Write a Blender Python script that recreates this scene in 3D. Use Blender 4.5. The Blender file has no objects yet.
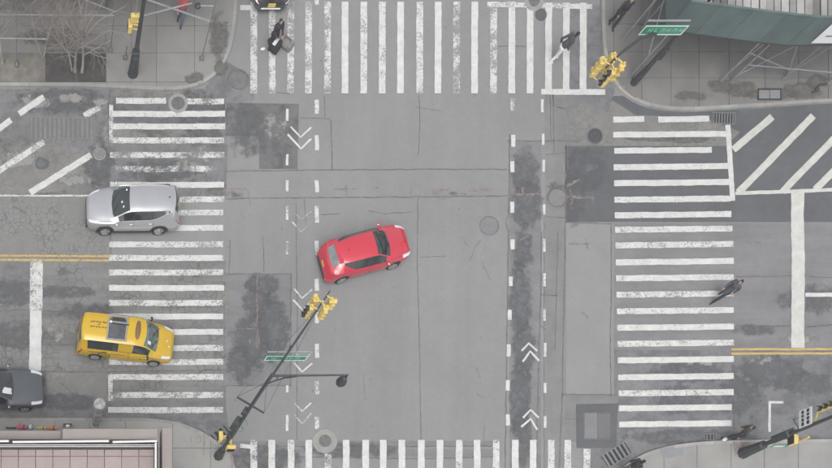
import bpy, bmesh, math, random
from mathutils import Vector, Matrix, noise as mnoise
R = math.radians
random.seed(7)
sc = bpy.context.scene
# ------------------------------------------------------------------ camera
# Plan units: the site plan is drawn at 20 units to the metre, origin at the north-west, y running south.
PPM = 20.0
def gx(px): return (px - 416.0) / PPM
def gy(py): return (234.0 - py) / PPM
CAM_H = 45.0
NX, NY = 30.0, 745.0            # plan position straight below the camera
cam_d = bpy.data.cameras.new('camera'); cam = bpy.data.objects.new('camera', cam_d)
sc.collection.objects.link(cam); sc.camera = cam
cam.location = (gx(NX), gy(NY), CAM_H); cam.rotation_euler = (0, 0, 0)
cam_d.sensor_width = 36.0; cam_d.lens = 36.0 * (CAM_H * PPM) / 832.0
cam_d.shift_x = (416 - NX) / 832.0; cam_d.shift_y = (NY - 234) / 832.0
cam_d.clip_start = 0.5; cam_d.clip_end = 1000.0
# ------------------------------------------------------------------ sky, sun, exposure
SUN_EL, SUN_AZ = R(62), R(200)
world = bpy.data.worlds.new('World'); sc.world = world; world.use_nodes = True
wn, wl = world.node_tree.nodes, world.node_tree.links
wn.clear()
sky = wn.new('ShaderNodeTexSky'); sky.sky_type = 'NISHITA'; sky.sun_disc = False
sky.sun_elevation = SUN_EL; sky.sun_rotation = SUN_AZ; sky.dust_density = 4.0; sky.air_density = 1.0; sky.ozone_density = 1.0
hs = wn.new('ShaderNodeHueSaturation'); hs.inputs['Saturation'].default_value = 0.22
bg = wn.new('ShaderNodeBackground'); bg.inputs['Strength'].default_value = 0.13
wo = wn.new('ShaderNodeOutputWorld')
wl.new(sky.outputs[0], hs.inputs['Color']); wl.new(hs.outputs[0], bg.inputs[0]); wl.new(bg.outputs[0], wo.inputs[0])
sd = bpy.data.lights.new('sun', 'SUN'); sd.energy = 1.0; sd.angle = R(50); sd.color = (1.0, 0.97, 0.92)
sun = bpy.data.objects.new('sun', sd); sc.collection.objects.link(sun)
sdir = Vector((math.sin(SUN_AZ) * math.cos(SUN_EL), math.cos(SUN_AZ) * math.cos(SUN_EL), math.sin(SUN_EL)))
sun.rotation_euler = sdir.to_track_quat('Z', 'Y').to_euler(); sun.location = sdir * 60
sc.view_settings.view_transform = 'Standard'; sc.view_settings.look = 'None'
sc.view_settings.exposure = 0.64; sc.view_settings.gamma = 1.0; sc.view_settings.use_curve_mapping = False
sc.render.engine = 'CYCLES'
sc.cycles.use_denoising = True
sc.cycles.max_bounces = 6; sc.cycles.transparent_max_bounces = 12
sc.cycles.use_adaptive_sampling = True

# ------------------------------------------------------------------ helpers
COL = sc.collection
def link(o, parent=None):
    COL.objects.link(o)
    if parent is not None: o.parent = parent
    return o
def tag(o, label=None, cat=None, group=None, kind=None):
    if label: o['label'] = label
    if cat: o['category'] = cat
    if group: o['group'] = group
    if kind: o['kind'] = kind
    return o
def empty(name, loc=(0, 0, 0), rz=0.0, parent=None):
    o = bpy.data.objects.new(name, None); o.empty_display_size = 0.2
    o.location = loc; o.rotation_euler = (0, 0, rz)
    return link(o, parent)
def at(px, py, z=0.0):
    """plan point as it is seen past height z: the ground-plan position of something z metres up"""
    k = (CAM_H - z) / CAM_H
    return Vector((gx(NX + (px - NX) * k), gy(NY + (py - NY) * k), z))
def mesh_obj(name, verts, faces, mat, parent=None, smooth=False, angle=40):
    me = bpy.data.meshes.new(name)
    me.from_pydata([tuple(v) for v in verts], [], faces); me.validate(); me.update()
    if smooth:
        me.shade_smooth(); me.set_sharp_from_angle(angle=R(angle))
    if mat is not None: me.materials.append(mat)
    return link(bpy.data.objects.new(name, me), parent)
class MB:
    def __init__(self): self.v = []; self.f = []
    def add(self, vs, fs):
        n = len(self.v); self.v += [Vector(v) for v in vs]; self.f += [tuple(i + n for i in f) for f in fs]; return self
    def box(self, c, s, rz=0.0, M=None):
        x, y, z = s[0] / 2, s[1] / 2, s[2] / 2
        vs = [Vector(p) for p in ((-x,-y,-z),(x,-y,-z),(x,y,-z),(-x,y,-z),(-x,-y,z),(x,-y,z),(x,y,z),(-x,y,z))]
        if M is None: M = Matrix.Rotation(rz, 3, 'Z')
        return self.add([M @ p + Vector(c) for p in vs], [(3,2,1,0),(4,5,6,7),(0,1,5,4),(1,2,6,5),(2,3,7,6),(3,0,4,7)])
    def bbox(self, c, s, b=0.02, rz=0.0, M=None):
        """box with chamfered vertical and top edges"""
        x, y, z = s[0] / 2, s[1] / 2, s[2] / 2
        if M is None: M = Matrix.Rotation(rz, 3, 'Z')
        def ring(x, y, zz, b): return [(-x+b,-y,zz),(x-b,-y,zz),(x,-y+b,zz),(x,y-b,zz),(x-b,y,zz),(-x+b,y,zz),(-x,y-b,zz),(-x,-y+b,zz)]
        rs = [ring(x-b, y-b, -z, b*.5), ring(x, y, -z+b, b), ring(x, y, z-b, b), ring(x-b, y-b, z, b*.5)]
        vs = [M @ Vector(p) + Vector(c) for r in rs for p in r]
        fs = [tuple(range(7, -1, -1)), tuple(range(24, 32))]
        for k in range(3):
            for i in range(8): j = (i+1) % 8; fs.append((k*8+i, k*8+j, k*8+8+j, k*8+8+i))
        return self.add(vs, fs)
    def tube(self, pts, rad, n=8, cap=True):
        pts = [Vector(p) for p in pts]
        if not hasattr(rad, '__len__'): rad = [rad] * len(pts)
        rings = []; up = Vector((0, 0, 1))
        prev = None
        for i, p in enumerate(pts):
            d = (pts[min(i+1, len(pts)-1)] - pts[max(i-1, 0)])
            if d.length < 1e-9: d = Vector((0,0,1))
            d.normalize()
            if prev is None:
                a = d.cross(up)
                if a.length < 1e-3: a = d.cross(Vector((1, 0, 0)))
            else:
                a = prev - d * prev.dot(d)
                if a.length < 1e-4: a = d.cross(Vector((1, 0, 0)))
            a.normalize(); prev = a; b = d.cross(a)
            rings.append([p + (a * math.cos(t) + b * math.sin(t)) * rad[i] for t in [2 * math.pi * k / n for k in range(n)]])
        vs = [p for r in rings for p in r]; fs = []
        for i in range(len(rings) - 1):
            for k in range(n): j = (k+1) % n; fs.append((i*n+k, i*n+j, i*n+n+j, i*n+n+k))
        if cap:
            fs.append(tuple(range(n-1, -1, -1))); m = (len(rings)-1) * n; fs.append(tuple(range(m, m + n)))
        return self.add(vs, fs)
    def lathe(self, prof, c=(0, 0, 0), n=16, M=None, cap=True):
        """prof: list of (r, z)"""
        if M is None: M = Matrix.Identity(3)
        vs = []; fs = []
        for r, z in prof:
            for k in range(n):
                t = 2 * math.pi * k / n
                vs.append(M @ Vector((r * math.cos(t), r * math.sin(t), z)) + Vector(c))
        for i in range(len(prof) - 1):
            for k in range(n): j = (k+1) % n; fs.append((i*n+k, i*n+j, i*n+n+j, i*n+n+k))
        if cap:
            fs.append(tuple(range(n-1, -1, -1))); m = (len(prof)-1) * n; fs.append(tuple(range(m, m+n)))
        return self.add(vs, fs)
    def ell(self, c, r, n=12, m=8, M=None):
        if M is None: M = Matrix.Identity(3)
        vs = []; fs = []
        for i in range(1, m):
            ph = math.pi * i / m
            for k in range(n):
                t = 2 * math.pi * k / n
                vs.append(M @ Vector((r[0]*math.sin(ph)*math.cos(t), r[1]*math.sin(ph)*math.sin(t), -r[2]*math.cos(ph))) + Vector(c))
        b = len(vs); vs.append(M @ Vector((0, 0, -r[2])) + Vector(c)); vs.append(M @ Vector((0, 0, r[2])) + Vector(c))
        for i in range(m - 2):
            for k in range(n): j = (k+1) % n; fs.append((i*n+k, i*n+j, i*n+n+j, i*n+n+k))
        for k in range(n):
            j = (k+1) % n; fs.append((b, j, k)); q = (m-2)*n; fs.append((q+k, q+j, b+1))
        return self.add(vs, fs)
    def prism(self, pts, z0, z1):
        n = len(pts)
        a = sum(pts[i][0]*pts[(i+1)%n][1] - pts[(i+1)%n][0]*pts[i][1] for i in range(n))
        if a < 0: pts = pts[::-1]
        vs = [(p[0], p[1], z0) for p in pts] + [(p[0], p[1], z1) for p in pts]
        fs = [tuple(range(n-1, -1, -1)), tuple(range(n, 2*n))] + [(i, (i+1)%n, n+(i+1)%n, n+i) for i in range(n)]
        return self.add(vs, fs)
    def build(self, name, mat, parent=None, smooth=False, angle=40):
        return mesh_obj(name, self.v, self.f, mat, parent, smooth, angle)
def flat(name, pts, z, mat, parent=None):
    """flat sheet from plan points"""
    w = [(gx(p[0]), gy(p[1])) for p in pts]; n = len(w)
    a = sum(w[i][0]*w[(i+1)%n][1] - w[(i+1)%n][0]*w[i][1] for i in range(n))
    if a < 0: w = w[::-1]
    return mesh_obj(name, [(p[0], p[1], z) for p in w], [tuple(range(n))], mat, parent)
def rect(x0, y0, x1, y1): return [(x0, y0), (x1, y0), (x1, y1), (x0, y1)]
def strip(name, pts, wid, z, mat, parent=None, jit=0.0, step=6.0, wj=0.0):
    """thin line lying on the road along a plan polyline"""
    P = [Vector((p[0], p[1])) for p in pts]; Q = []
    for i in range(len(P) - 1):
        n = max(1, int((P[i+1] - P[i]).length / step)) if (jit or wj) else 1
        for k in range(n): Q.append(P[i].lerp(P[i+1], k / n))
    Q.append(P[-1]); L = []; Rr = []
    for i, q in enumerate(Q):
        d = (Q[min(i+1, len(Q)-1)] - Q[max(i-1, 0)]); d.normalize(); nn = Vector((-d.y, d.x))
        q = q + nn * random.uniform(-jit, jit); w = wid / 2 * (1 + random.uniform(-wj, wj))
        L.append(q + nn * w); Rr.append(q - nn * w)
    vs = [(gx(p.x), gy(p.y), z) for p in L + Rr]; n = len(L)
    fs = [(i, i+1, n+i+1, n+i) for i in range(n - 1)]
    o = mesh_obj(name, vs, fs, mat, parent)
    if o.data.polygons and o.data.polygons[0].normal.z < 0: o.data.flip_normals()
    return o
# ------------------------------------------------------------------ materials
MAT = {}
def nodes(name):
    m = bpy.data.materials.new(name); m.use_nodes = True; nt = m.node_tree
    for n in list(nt.nodes): nt.nodes.remove(n)
    out = nt.nodes.new('ShaderNodeOutputMaterial'); MAT[name] = m
    return m, nt.nodes, nt.links, out
def inp(b, k, v):
    if k in b.inputs: b.inputs[k].default_value = v
def pbr(name, col, rough=0.6, metal=0.0, var=0.12, scale=3.0, bump=0.0, bscale=60.0, coat=0.0, spec=0.5, rand=0.0, fine=0.0, fscale=40.0):
    m, N, L, out = nodes(name)
    b = N.new('ShaderNodeBsdfPrincipled'); inp(b, 'Roughness', rough); inp(b, 'Metallic', metal); inp(b, 'Coat Weight', coat); inp(b, 'Coat Roughness', 0.08); inp(b, 'Coat IOR', 1.9); inp(b, 'Specular IOR Level', spec)
    geo = N.new('ShaderNodeNewGeometry')
    cur = None
    def noise(scale, detail=4.0, rough=0.6):
        t = N.new('ShaderNodeTexNoise'); t.inputs['Scale'].default_value = scale; t.inputs['Detail'].default_value = detail; t.inputs['Roughness'].default_value = rough
        L.new(geo.outputs['Position'], t.inputs['Vector']); return t.outputs['Fac']
    def ramp(fac, lo, hi, a=0.3, b_=0.7):
        mr = N.new('ShaderNodeMapRange'); L.new(fac, mr.inputs['Value']); mr.inputs['From Min'].default_value = a; mr.inputs['From Max'].default_value = b_
        mr.inputs['To Min'].default_value = lo; mr.inputs['To Max'].default_value = hi; return mr.outputs['Result']
    def mul(a, b_):
        x = N.new('ShaderNodeMath'); x.operation = 'MULTIPLY'; L.new(a, x.inputs[0]); L.new(b_, x.inputs[1]); return x.outputs[0]
    f = None
    if var: f = ramp(noise(scale), 1 - var, 1 + var)
    if fine:
        g = ramp(noise(fscale, 2.0), 1 - fine, 1 + fine); f = g if f is None else mul(f, g)
    if rand:
        oi = N.new('ShaderNodeObjectInfo'); g = ramp(oi.outputs['Random'], 1 - rand, 1 + rand, 0, 1); f = g if f is None else mul(f, g)
    if f is not None:
        vm = N.new('ShaderNodeVectorMath'); vm.operation = 'SCALE'; vm.inputs[0].default_value = col[:3]; L.new(f, vm.inputs['Scale'])
        L.new(vm.outputs[0], b.inputs['Base Color'])
    else: b.inputs['Base Color'].default_value = (*col[:3], 1)
    if bump:
        bp = N.new('ShaderNodeBump'); bp.inputs['Strength'].default_value = bump; bp.inputs['Distance'].default_value = 0.01
        L.new(noise(bscale, 3.0), bp.inputs['Height']); L.new(bp.outputs[0], b.inputs['Normal'])
    L.new(b.outputs[0], out.inputs[0])
    return m
def asphalt(name, col, blotch=0.10, bs=0.35, crack=0.0, cs=1.6, streak=0.0, rough=0.85, spots=0.0, lanes=0.0):
    """weathered asphalt: broad blotches, grain, dark spots, optional crack network"""
    m, N, L, out = nodes(name)
    b = N.new('ShaderNodeBsdfPrincipled'); inp(b, 'Roughness', rough); inp(b, 'Specular IOR Level', 0.3)
    geo = N.new('ShaderNodeNewGeometry')
    def noise(scale, detail=4.0, rough=0.6, vec=None):
        t = N.new('ShaderNodeTexNoise'); t.inputs['Scale'].default_value = scale; t.inputs['Detail'].default_value = detail; t.inputs['Roughness'].default_value = rough
        L.new(vec or geo.outputs['Position'], t.inputs['Vector']); return t.outputs['Fac']
    def ramp(fac, lo, hi, a=0.3, b_=0.7):
        mr = N.new('ShaderNodeMapRange'); L.new(fac, mr.inputs['Value']); mr.inputs['From Min'].default_value = a; mr.inputs['From Max'].default_value = b_
        mr.inputs['To Min'].default_value = lo; mr.inputs['To Max'].default_value = hi; return mr.outputs['Result']
    def mul(a, b_):
        x = N.new('ShaderNodeMath'); x.operation = 'MULTIPLY'; L.new(a, x.inputs[0]); L.new(b_, x.inputs[1]); return x.outputs[0]
    f = mul(ramp(noise(bs, 5.0), 1 - blotch, 1 + blotch), mul(ramp(noise(26.0, 3.0, 0.75), 0.90, 1.10), ramp(noise(7.0, 4.0, 0.7), 0.965, 1.035)))
    f = mul(f, ramp(noise(2.2, 6.0, 0.7), 1 - blotch * 0.6, 1 + blotch * 0.6))
    if lanes:
        ml = N.new('ShaderNodeMapping'); ml.inputs['Scale'].default_value = (0.9, 0.06, 1.0); L.new(geo.outputs['Position'], ml.inputs['Vector'])
        f = mul(f, ramp(noise(1.0, 4.0, 0.6, ml.outputs[0]), 1 - lanes, 1 + lanes))
        vs_ = N.new('ShaderNodeTexVoronoi'); vs_.inputs['Scale'].default_value = 0.9; L.new(geo.outputs['Position'], vs_.inputs['Vector'])
        f = mul(f, ramp(vs_.outputs['Distance'], 0.72, 1.0, 0.035, 0.06))
    if streak:
        mp = N.new('ShaderNodeMapping'); mp.inputs['Scale'].default_value = (0.15, 1.6, 1.0); L.new(geo.outputs['Position'], mp.inputs['Vector'])
        f = mul(f, ramp(noise(1.0, 4.0, 0.6, mp.outputs[0]), 1 - streak, 1 + streak * 0.5, 0.35, 0.65))
    if spots:
        f = mul(f, ramp(noise(1.1, 5.0, 0.75), 1 - spots, 1.0, 0.40, 0.52))
    if crack:
        wv = N.new('ShaderNodeTexNoise'); wv.inputs['Scale'].default_value = 2.0; L.new(geo.outputs['Position'], wv.inputs['Vector'])
        mx = N.new('ShaderNodeVectorMath'); mx.operation = 'MULTIPLY_ADD'; L.new(wv.outputs['Color'], mx.inputs[0]); mx.inputs[1].default_value = (0.12, 0.12, 0); L.new(geo.outputs['Position'], mx.inputs[2])
        vo = N.new('ShaderNodeTexVoronoi'); vo.feature = 'DISTANCE_TO_EDGE'; vo.inputs['Scale'].default_value = cs; vo.inputs['Randomness'].default_value = 0.75; L.new(mx.outputs[0], vo.inputs['Vector'])
        ck = ramp(vo.outputs['Distance'], 1 - crack, 1.0, 0.0, 0.075)
        msk = ramp(noise(0.4, 3.0), 0.0, 1.0, 0.42, 0.55)
        one = N.new('ShaderNodeMix'); one.data_type = 'FLOAT'; L.new(msk, one.inputs[0]); one.inputs[2].default_value = 1.0; L.new(ck, one.inputs[3])
        f = mul(f, one.outputs[0])
    vm = N.new('ShaderNodeVectorMath'); vm.operation = 'SCALE'; vm.inputs[0].default_value = col[:3]; L.new(f, vm.inputs['Scale'])
    L.new(vm.outputs[0], b.inputs['Base Color'])
    bp = N.new('ShaderNodeBump'); bp.inputs['Strength'].default_value = 0.25; bp.inputs['Distance'].default_value = 0.01
    L.new(noise(45.0, 3.0), bp.inputs['Height']); L.new(bp.outputs[0], b.inputs['Normal'])
    L.new(b.outputs[0], out.inputs[0]); return m
def worn(name, col, rough=0.6, scale=7.0, wear=None, soft=0.06, fall=False, edge=0.5, tone=0.13, stretch=(1, 1, 1), patchy=0.0):
    """paint, stain or tar worn through in flecks; how far comes from the object's own 'wear' value. fall: thins out toward the rim"""
    m, N, L, out = nodes(name)
    b = N.new('ShaderNodeBsdfPrincipled'); inp(b, 'Roughness', rough); inp(b, 'Specular IOR Level', 0.3)
    geo = N.new('ShaderNodeNewGeometry')
    mp = N.new('ShaderNodeMapping'); mp.inputs['Scale'].default_value = stretch; L.new(geo.outputs['Position'], mp.inputs['Vector'])
    def noise(scale, detail=7.0, rg=0.7):
        t = N.new('ShaderNodeTexNoise'); t.inputs['Scale'].default_value = scale; t.inputs['Detail'].default_value = detail; t.inputs['Roughness'].default_value = rg
        L.new(mp.outputs[0], t.inputs['Vector']); return t.outputs['Fac']
    n1 = noise(scale)
    if wear is None:
        at_ = N.new('ShaderNodeAttribute'); at_.attribute_type = 'OBJECT'; at_.attribute_name = 'wear'; w = at_.outputs['Fac']
    else:
        vv = N.new('ShaderNodeValue'); vv.outputs[0].default_value = wear; w = vv.outputs[0]
    # threshold = 0.25 + 0.5*wear
    th = N.new('ShaderNodeMath'); th.operation = 'MULTIPLY_ADD'; L.new(w, th.inputs[0]); th.inputs[1].default_value = 0.46; th.inputs[2].default_value = 0.24 - soft * 0.4
    thv = th.outputs[0]
    if patchy:
        pn = N.new('ShaderNodeMath'); pn.operation = 'MULTIPLY_ADD'; L.new(noise(1.1, 3.0), pn.inputs[0]); pn.inputs[1].default_value = patchy; pn.inputs[2].default_value = -patchy * .5
        pw = N.new('ShaderNodeMath'); pw.operation = 'MULTIPLY'; L.new(pn.outputs[0], pw.inputs[0]); L.new(w, pw.inputs[1])
        pa = N.new('ShaderNodeMath'); pa.operation = 'ADD'; L.new(pw.outputs[0], pa.inputs[0]); L.new(thv, pa.inputs[1]); thv = pa.outputs[0]
    if fall:
        tc = N.new('ShaderNodeTexCoord'); sb = N.new('ShaderNodeVectorMath'); sb.operation = 'SUBTRACT'; L.new(tc.outputs['Generated'], sb.inputs[0]); sb.inputs[1].default_value = (0.5, 0.5, 0.5)
        ml = N.new('ShaderNodeVectorMath'); ml.operation = 'MULTIPLY'; L.new(sb.outputs[0], ml.inputs[0]); ml.inputs[1].default_value = (2, 2, 0)
        ln = N.new('ShaderNodeVectorMath'); ln.operation = 'LENGTH'; L.new(ml.outputs[0], ln.inputs[0])
        pw3 = N.new('ShaderNodeMath'); pw3.operation = 'POWER'; L.new(ln.outputs['Value'], pw3.inputs[0]); pw3.inputs[1].default_value = 2.5
        ad = N.new('ShaderNodeMath'); ad.operation = 'MULTIPLY_ADD'; L.new(pw3.outputs[0], ad.inputs[0]); ad.inputs[1].default_value = edge; L.new(thv, ad.inputs[2]); thv = ad.outputs[0]
    df = N.new('ShaderNodeMath'); df.operation = 'SUBTRACT'; L.new(n1, df.inputs[0]); L.new(thv, df.inputs[1])
    al = N.new('ShaderNodeMapRange'); L.new(df.outputs[0], al.inputs['Value']); al.inputs['From Min'].default_value = -soft * 0.3; al.inputs['From Max'].default_value = soft
    tn = N.new('ShaderNodeMapRange'); L.new(noise(2.5, 4.0), tn.inputs['Value']); tn.inputs['From Min'].default_value = 0.3; tn.inputs['From Max'].default_value = 0.7; tn.inputs['To Min'].default_value = 1 - tone; tn.inputs['To Max'].default_value = 1 + tone
    vm = N.new('ShaderNodeVectorMath'); vm.operation = 'SCALE'; vm.inputs[0].default_value = col[:3]; L.new(tn.outputs[0], vm.inputs['Scale']); L.new(vm.outputs[0], b.inputs['Base Color'])
    tr = N.new('ShaderNodeBsdfTransparent'); mx = N.new('ShaderNodeMixShader')
    L.new(al.outputs[0], mx.inputs[0]); L.new(tr.outputs[0], mx.inputs[1]); L.new(b.outputs[0], mx.inputs[2]); L.new(mx.outputs[0], out.inputs[0])
    return m
A0 = 0.205
asphalt('asphalt', (A0, A0*1.005, A0*1.015), 0.065, 0.22, lanes=0.045)
asphalt('asphalt_west', (A0*0.86, A0*0.86, A0*0.845), 0.12, 0.35, crack=0.40, cs=2.6, streak=0.18)
asphalt('asphalt_alligator', (A0*0.92, A0*0.92, A0*0.90), 0.08, 0.4, crack=0.42, cs=3.6)
asphalt('asphalt_northwest', (0.165, 0.165, 0.161), 0.2, 0.7, crack=0.3, cs=2.4, spots=0.34)
asphalt('asphalt_dark', (0.095, 0.099, 0.107), 0.12, 0.5)
asphalt('asphalt_dark_mottled', (0.125, 0.127, 0.131), 0.14, 0.8, spots=0.25)
asphalt('asphalt_east', (0.175, 0.176, 0.18), 0.10, 0.4, streak=0.10)
asphalt('asphalt_mid', (0.155, 0.157, 0.162), 0.14, 0.5, spots=0.22)
asphalt('asphalt_light', (A0*1.06, A0*1.06, A0*1.05), 0.05, 0.5)
asphalt('asphalt_patch', (0.13, 0.132, 0.138), 0.06, 0.6)
asphalt('asphalt_old', (0.178, 0.176, 0.171), 0.14, 0.8, crack=0.22, cs=2.2)
asphalt('asphalt_strip', (0.182, 0.182, 0.18), 0.10, 0.7, lanes=0.08)
worn('paint_white', (0.50, 0.505, 0.495), 0.6, 11.0, soft=0.20, patchy=2.2)
worn('paint_cream', (0.46, 0.465, 0.435), 0.6, 11.0, soft=0.20, patchy=1.5)
worn('paint_yellow', (0.44, 0.32, 0.12), 0.6, 8.0, soft=0.12)
worn('paint_orange', (0.265, 0.222, 0.205), 0.8, 5.0, soft=0.45)
worn('tar', (0.125, 0.127, 0.131), 0.7, 3.0, soft=0.30)
worn('stain', (0.115, 0.119, 0.126), 0.75, 1.9, soft=0.26, fall=True, edge=0.55)
worn('stain_pale', (0.225, 0.223, 0.216), 0.8, 1.8, soft=0.10, fall=True, edge=0.5)
worn('stain_brown', (0.13, 0.125, 0.115), 0.8, 1.9, soft=0.22, fall=True, edge=0.5)
pbr('concrete', (0.235, 0.233, 0.222), 0.85, var=0.10, scale=0.9, rand=0.05, fine=0.05, bump=0.2)
pbr('concrete_bed', (0.16, 0.16, 0.152), 0.9)
pbr('concrete_shed_shade', (0.165, 0.163, 0.156), 0.85, var=0.12, scale=0.8, rand=0.05, fine=0.05, bump=0.2)  # darker base colour stands in for the shade under the green shed
pbr('concrete_grey', (0.205, 0.203, 0.196), 0.85, var=0.10, scale=0.8, rand=0.04, fine=0.05, bump=0.2)
pbr('concrete_pale', (0.275, 0.272, 0.258), 0.85, var=0.10, scale=0.9, rand=0.04, fine=0.05, bump=0.2)
pbr('concrete_bluish', (0.20, 0.205, 0.215), 0.85, var=0.08)
pbr('kerb', (0.265, 0.262, 0.25), 0.8, var=0.15, scale=1.5, rand=0.10)
pbr('soil', (0.058, 0.054, 0.053), 0.95, var=0.3, scale=3, bump=0.8, bscale=20)
pbr('soil_pale', (0.16, 0.15, 0.135), 0.95, var=0.3, scale=2, bump=0.8, bscale=20)
pbr('iron', (0.055, 0.057, 0.06), 0.55, 0.3, var=0.2, scale=6)
pbr('iron_worn', (0.15, 0.15, 0.148), 0.5, 0.3, var=0.2, scale=5, fine=0.1)
pbr('concrete_ring', (0.25, 0.245, 0.23), 0.85, var=0.12, scale=3)
pbr('pole_dark', (0.042, 0.046, 0.051), 0.45, 0.1, var=0.2, scale=3)
pbr('galvanised', (0.34, 0.35, 0.36), 0.45, 0.5, var=0.15, scale=3)
pbr('galvanised_dull', (0.20, 0.21, 0.22), 0.55, 0.4, var=0.2, scale=3)
pbr('signal_yellow', (0.58, 0.44, 0.13), 0.5, var=0.10, scale=5)
pbr('black', (0.016, 0.016, 0.017), 0.6, var=0.1)
pbr('rubber', (0.022, 0.022, 0.023), 0.8, var=0.1)
pbr('sign_green', (0.015, 0.21, 0.12), 0.4, var=0.04)
pbr('sign_letter', (0.22, 0.38, 0.30), 0.5, var=0.05)
pbr('sign_white', (0.62, 0.64, 0.65), 0.4, var=0.05)
pbr('wire', (0.10, 0.10, 0.105), 0.5, 0.5, var=0)
pbr('shed_green', (0.082, 0.115, 0.113), 0.7, var=0.16, scale=1.6, rand=0.08)
pbr('shed_under', (0.09, 0.085, 0.075), 0.9, var=0.2)
pbr('plank', (0.30, 0.295, 0.285), 0.85, var=0.2, scale=1.5, rand=0.28)
pbr('plank_dark', (0.12, 0.115, 0.105), 0.85, var=0.2, scale=1.5, rand=0.25)
pbr('pavers', (0.31, 0.258, 0.243), 0.85, var=0.06, scale=1.5, rand=0.05)
pbr('paver_joint', (0.12, 0.10, 0.095), 0.9)
pbr('coping', (0.262, 0.235, 0.22), 0.85, var=0.06, scale=1.0, rand=0.03)
pbr('dark_wall', (0.055, 0.052, 0.052), 0.8, var=0.2)
pbr('white_metal', (0.62, 0.61, 0.61), 0.35, var=0.03)
pbr('bark', (0.27, 0.25, 0.23), 0.9, var=0.25, scale=4, bump=0.6, bscale=25)
pbr('twig', (0.25, 0.222, 0.21), 0.9, var=0.2, scale=2)
pbr('stack', (0.36, 0.365, 0.35), 0.75, var=0.35, scale=5.0)
pbr('facade_dark', (0.05, 0.056, 0.056), 0.7, var=0.2, scale=1.0)
pbr('facade_stone', (0.17, 0.165, 0.15), 0.85, var=0.1)
pbr('glass_dark', (0.02, 0.024, 0.026), 0.06, var=0)
for nm, c in {'skin': (0.36, 0.21, 0.15), 'skin_dark': (0.14, 0.075, 0.05), 'hair_dark': (0.02, 0.016, 0.014), 'hair_grey': (0.30, 0.29, 0.28),
              'cloth_black': (0.022, 0.023, 0.026), 'cloth_charcoal': (0.05, 0.052, 0.057), 'cloth_grey': (0.17, 0.168, 0.162), 'cloth_white': (0.60, 0.60, 0.60),
              'cloth_red': (0.36, 0.08, 0.08), 'jeans': (0.08, 0.11, 0.17), 'cloth_tan': (0.32, 0.28, 0.22), 'cloth_slate': (0.06, 0.068, 0.08),
              'cloth_navy': (0.04, 0.05, 0.10), 'cloth_pink': (0.55, 0.10, 0.15), 'cloth_yellow': (0.55, 0.42, 0.10), 'cloth_orange': (0.60, 0.22, 0.08), 'cloth_sky': (0.45, 0.55, 0.62)}.items():
    pbr(nm, c, 0.85, var=0.10, scale=8.0)
# ================================================================== the road
road = tag(mesh_obj('road', [(-150,-150,0),(150,-150,0),(150,150,0),(-150,150,0)], [(0,1,2,3)], MAT['asphalt']), kind='structure',
           label='light grey worn asphalt of the whole street crossing', cat='road')
_pk = [0]
def patch(pts, z, mat, name='asphalt_patch'):
    _pk[0] += 1; return flat(name, pts, z + .00008 * _pk[0], MAT[mat], road)
ZP, ZP2, ZS, ZT, ZM = 0.003, 0.0065, 0.0115, 0.0145, 0.018
# west arm
patch([(-1500, 89), (224, 89), (228, 140), (226, 196), (-1500, 196)], ZP, 'asphalt_northwest')
patch(rect(-1500, 196, 112, 262), ZP, 'asphalt_alligator')
patch(rect(-1500, 262, 226, 420), ZP, 'asphalt_west')
patch(rect(112, 196, 226, 262), ZP, 'asphalt')
patch([(30, 145), (98, 142), (100, 170), (60, 192), (0, 194), (-40, 180)], ZP2, 'asphalt_old')
patch(rect(-20, 262, 30, 292), ZP2, 'asphalt_mid')
patch(rect(46, 372, 106, 414), ZP2, 'asphalt_old')
patch([(-60, 404), (46, 406), (106, 400), (225, 402), (232, 450), (180, 421), (-60, 417)], ZP2 + .001, 'asphalt_mid')
patch(rect(112, 101, 225, 126), ZP2, 'asphalt_dark_mottled')
patch([(112, 140), (224, 141), (224, 180), (170, 174), (112, 182)], ZP2, 'asphalt_mid')
patch([(0, 92), (107, 92), (108, 118), (95, 150), (20, 140), (-80, 118)], ZP2, 'asphalt_mid')
# north-west quarter of the crossing
patch([(226, 103), (299, 104), (297.5, 169), (259, 169), (259, 136), (226, 136)], ZP2, 'asphalt_dark_mottled')
patch(rect(231, 137, 259, 169), ZP2, 'asphalt_light')
patch(rect(228, 111, 247, 134), ZP2 + .0015, 'asphalt_patch')
# south-west square
patch(rect(226.5, 274.5, 290.5, 386), ZP2, 'asphalt_east')
# east side
patch([(566, 146), (613, 146), (600, 96), (660, 96), (1800, 90), (1800, 223), (566, 222)], ZP, 'asphalt_dark')
patch(rect(614, 223, 1800, 350), ZP, 'asphalt_east')
patch(rect(614, 350, 1800, 441), ZP, 'asphalt_mid')
patch([(608, 114), (706, 118), (740, 132), (726, 146), (608, 146)], ZP2, 'asphalt_old')
patch(rect(545, 95, 566, 700), ZP, 'asphalt_strip')
patch([(566, 95), (604, 95), (640, 118), (640, 146), (566, 146)], ZP, 'asphalt_old')
patch(rect(509.5, 142, 541, 700), ZP, 'asphalt_east')
patch(rect(566, 223, 611, 394), ZP2, 'asphalt_light')
patch(rect(565, 395, 618, 442), ZP, 'asphalt_east')
patch(rect(228, 441, 500, 447), ZP, 'asphalt_east')
patch(rect(228, 449, 500, 457), ZP, 'asphalt_east')
patch([(233, 455), (300, 450), (302, 520), (236, 520)], ZP2, 'asphalt_mid')
patch([(585, 440), (640, 428), (732, 430), (735, 441), (660, 448), (612, 472), (590, 470)], ZP2, 'asphalt_mid')
patch([(224, 60), (250, 75), (255, 100), (226, 104), (205, 88)], ZP, 'asphalt_mid')
patch([(568, 5), (600, 5), (603, 62), (615, 90), (608, 112), (566, 94)], ZP, 'asphalt_mid')
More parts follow.
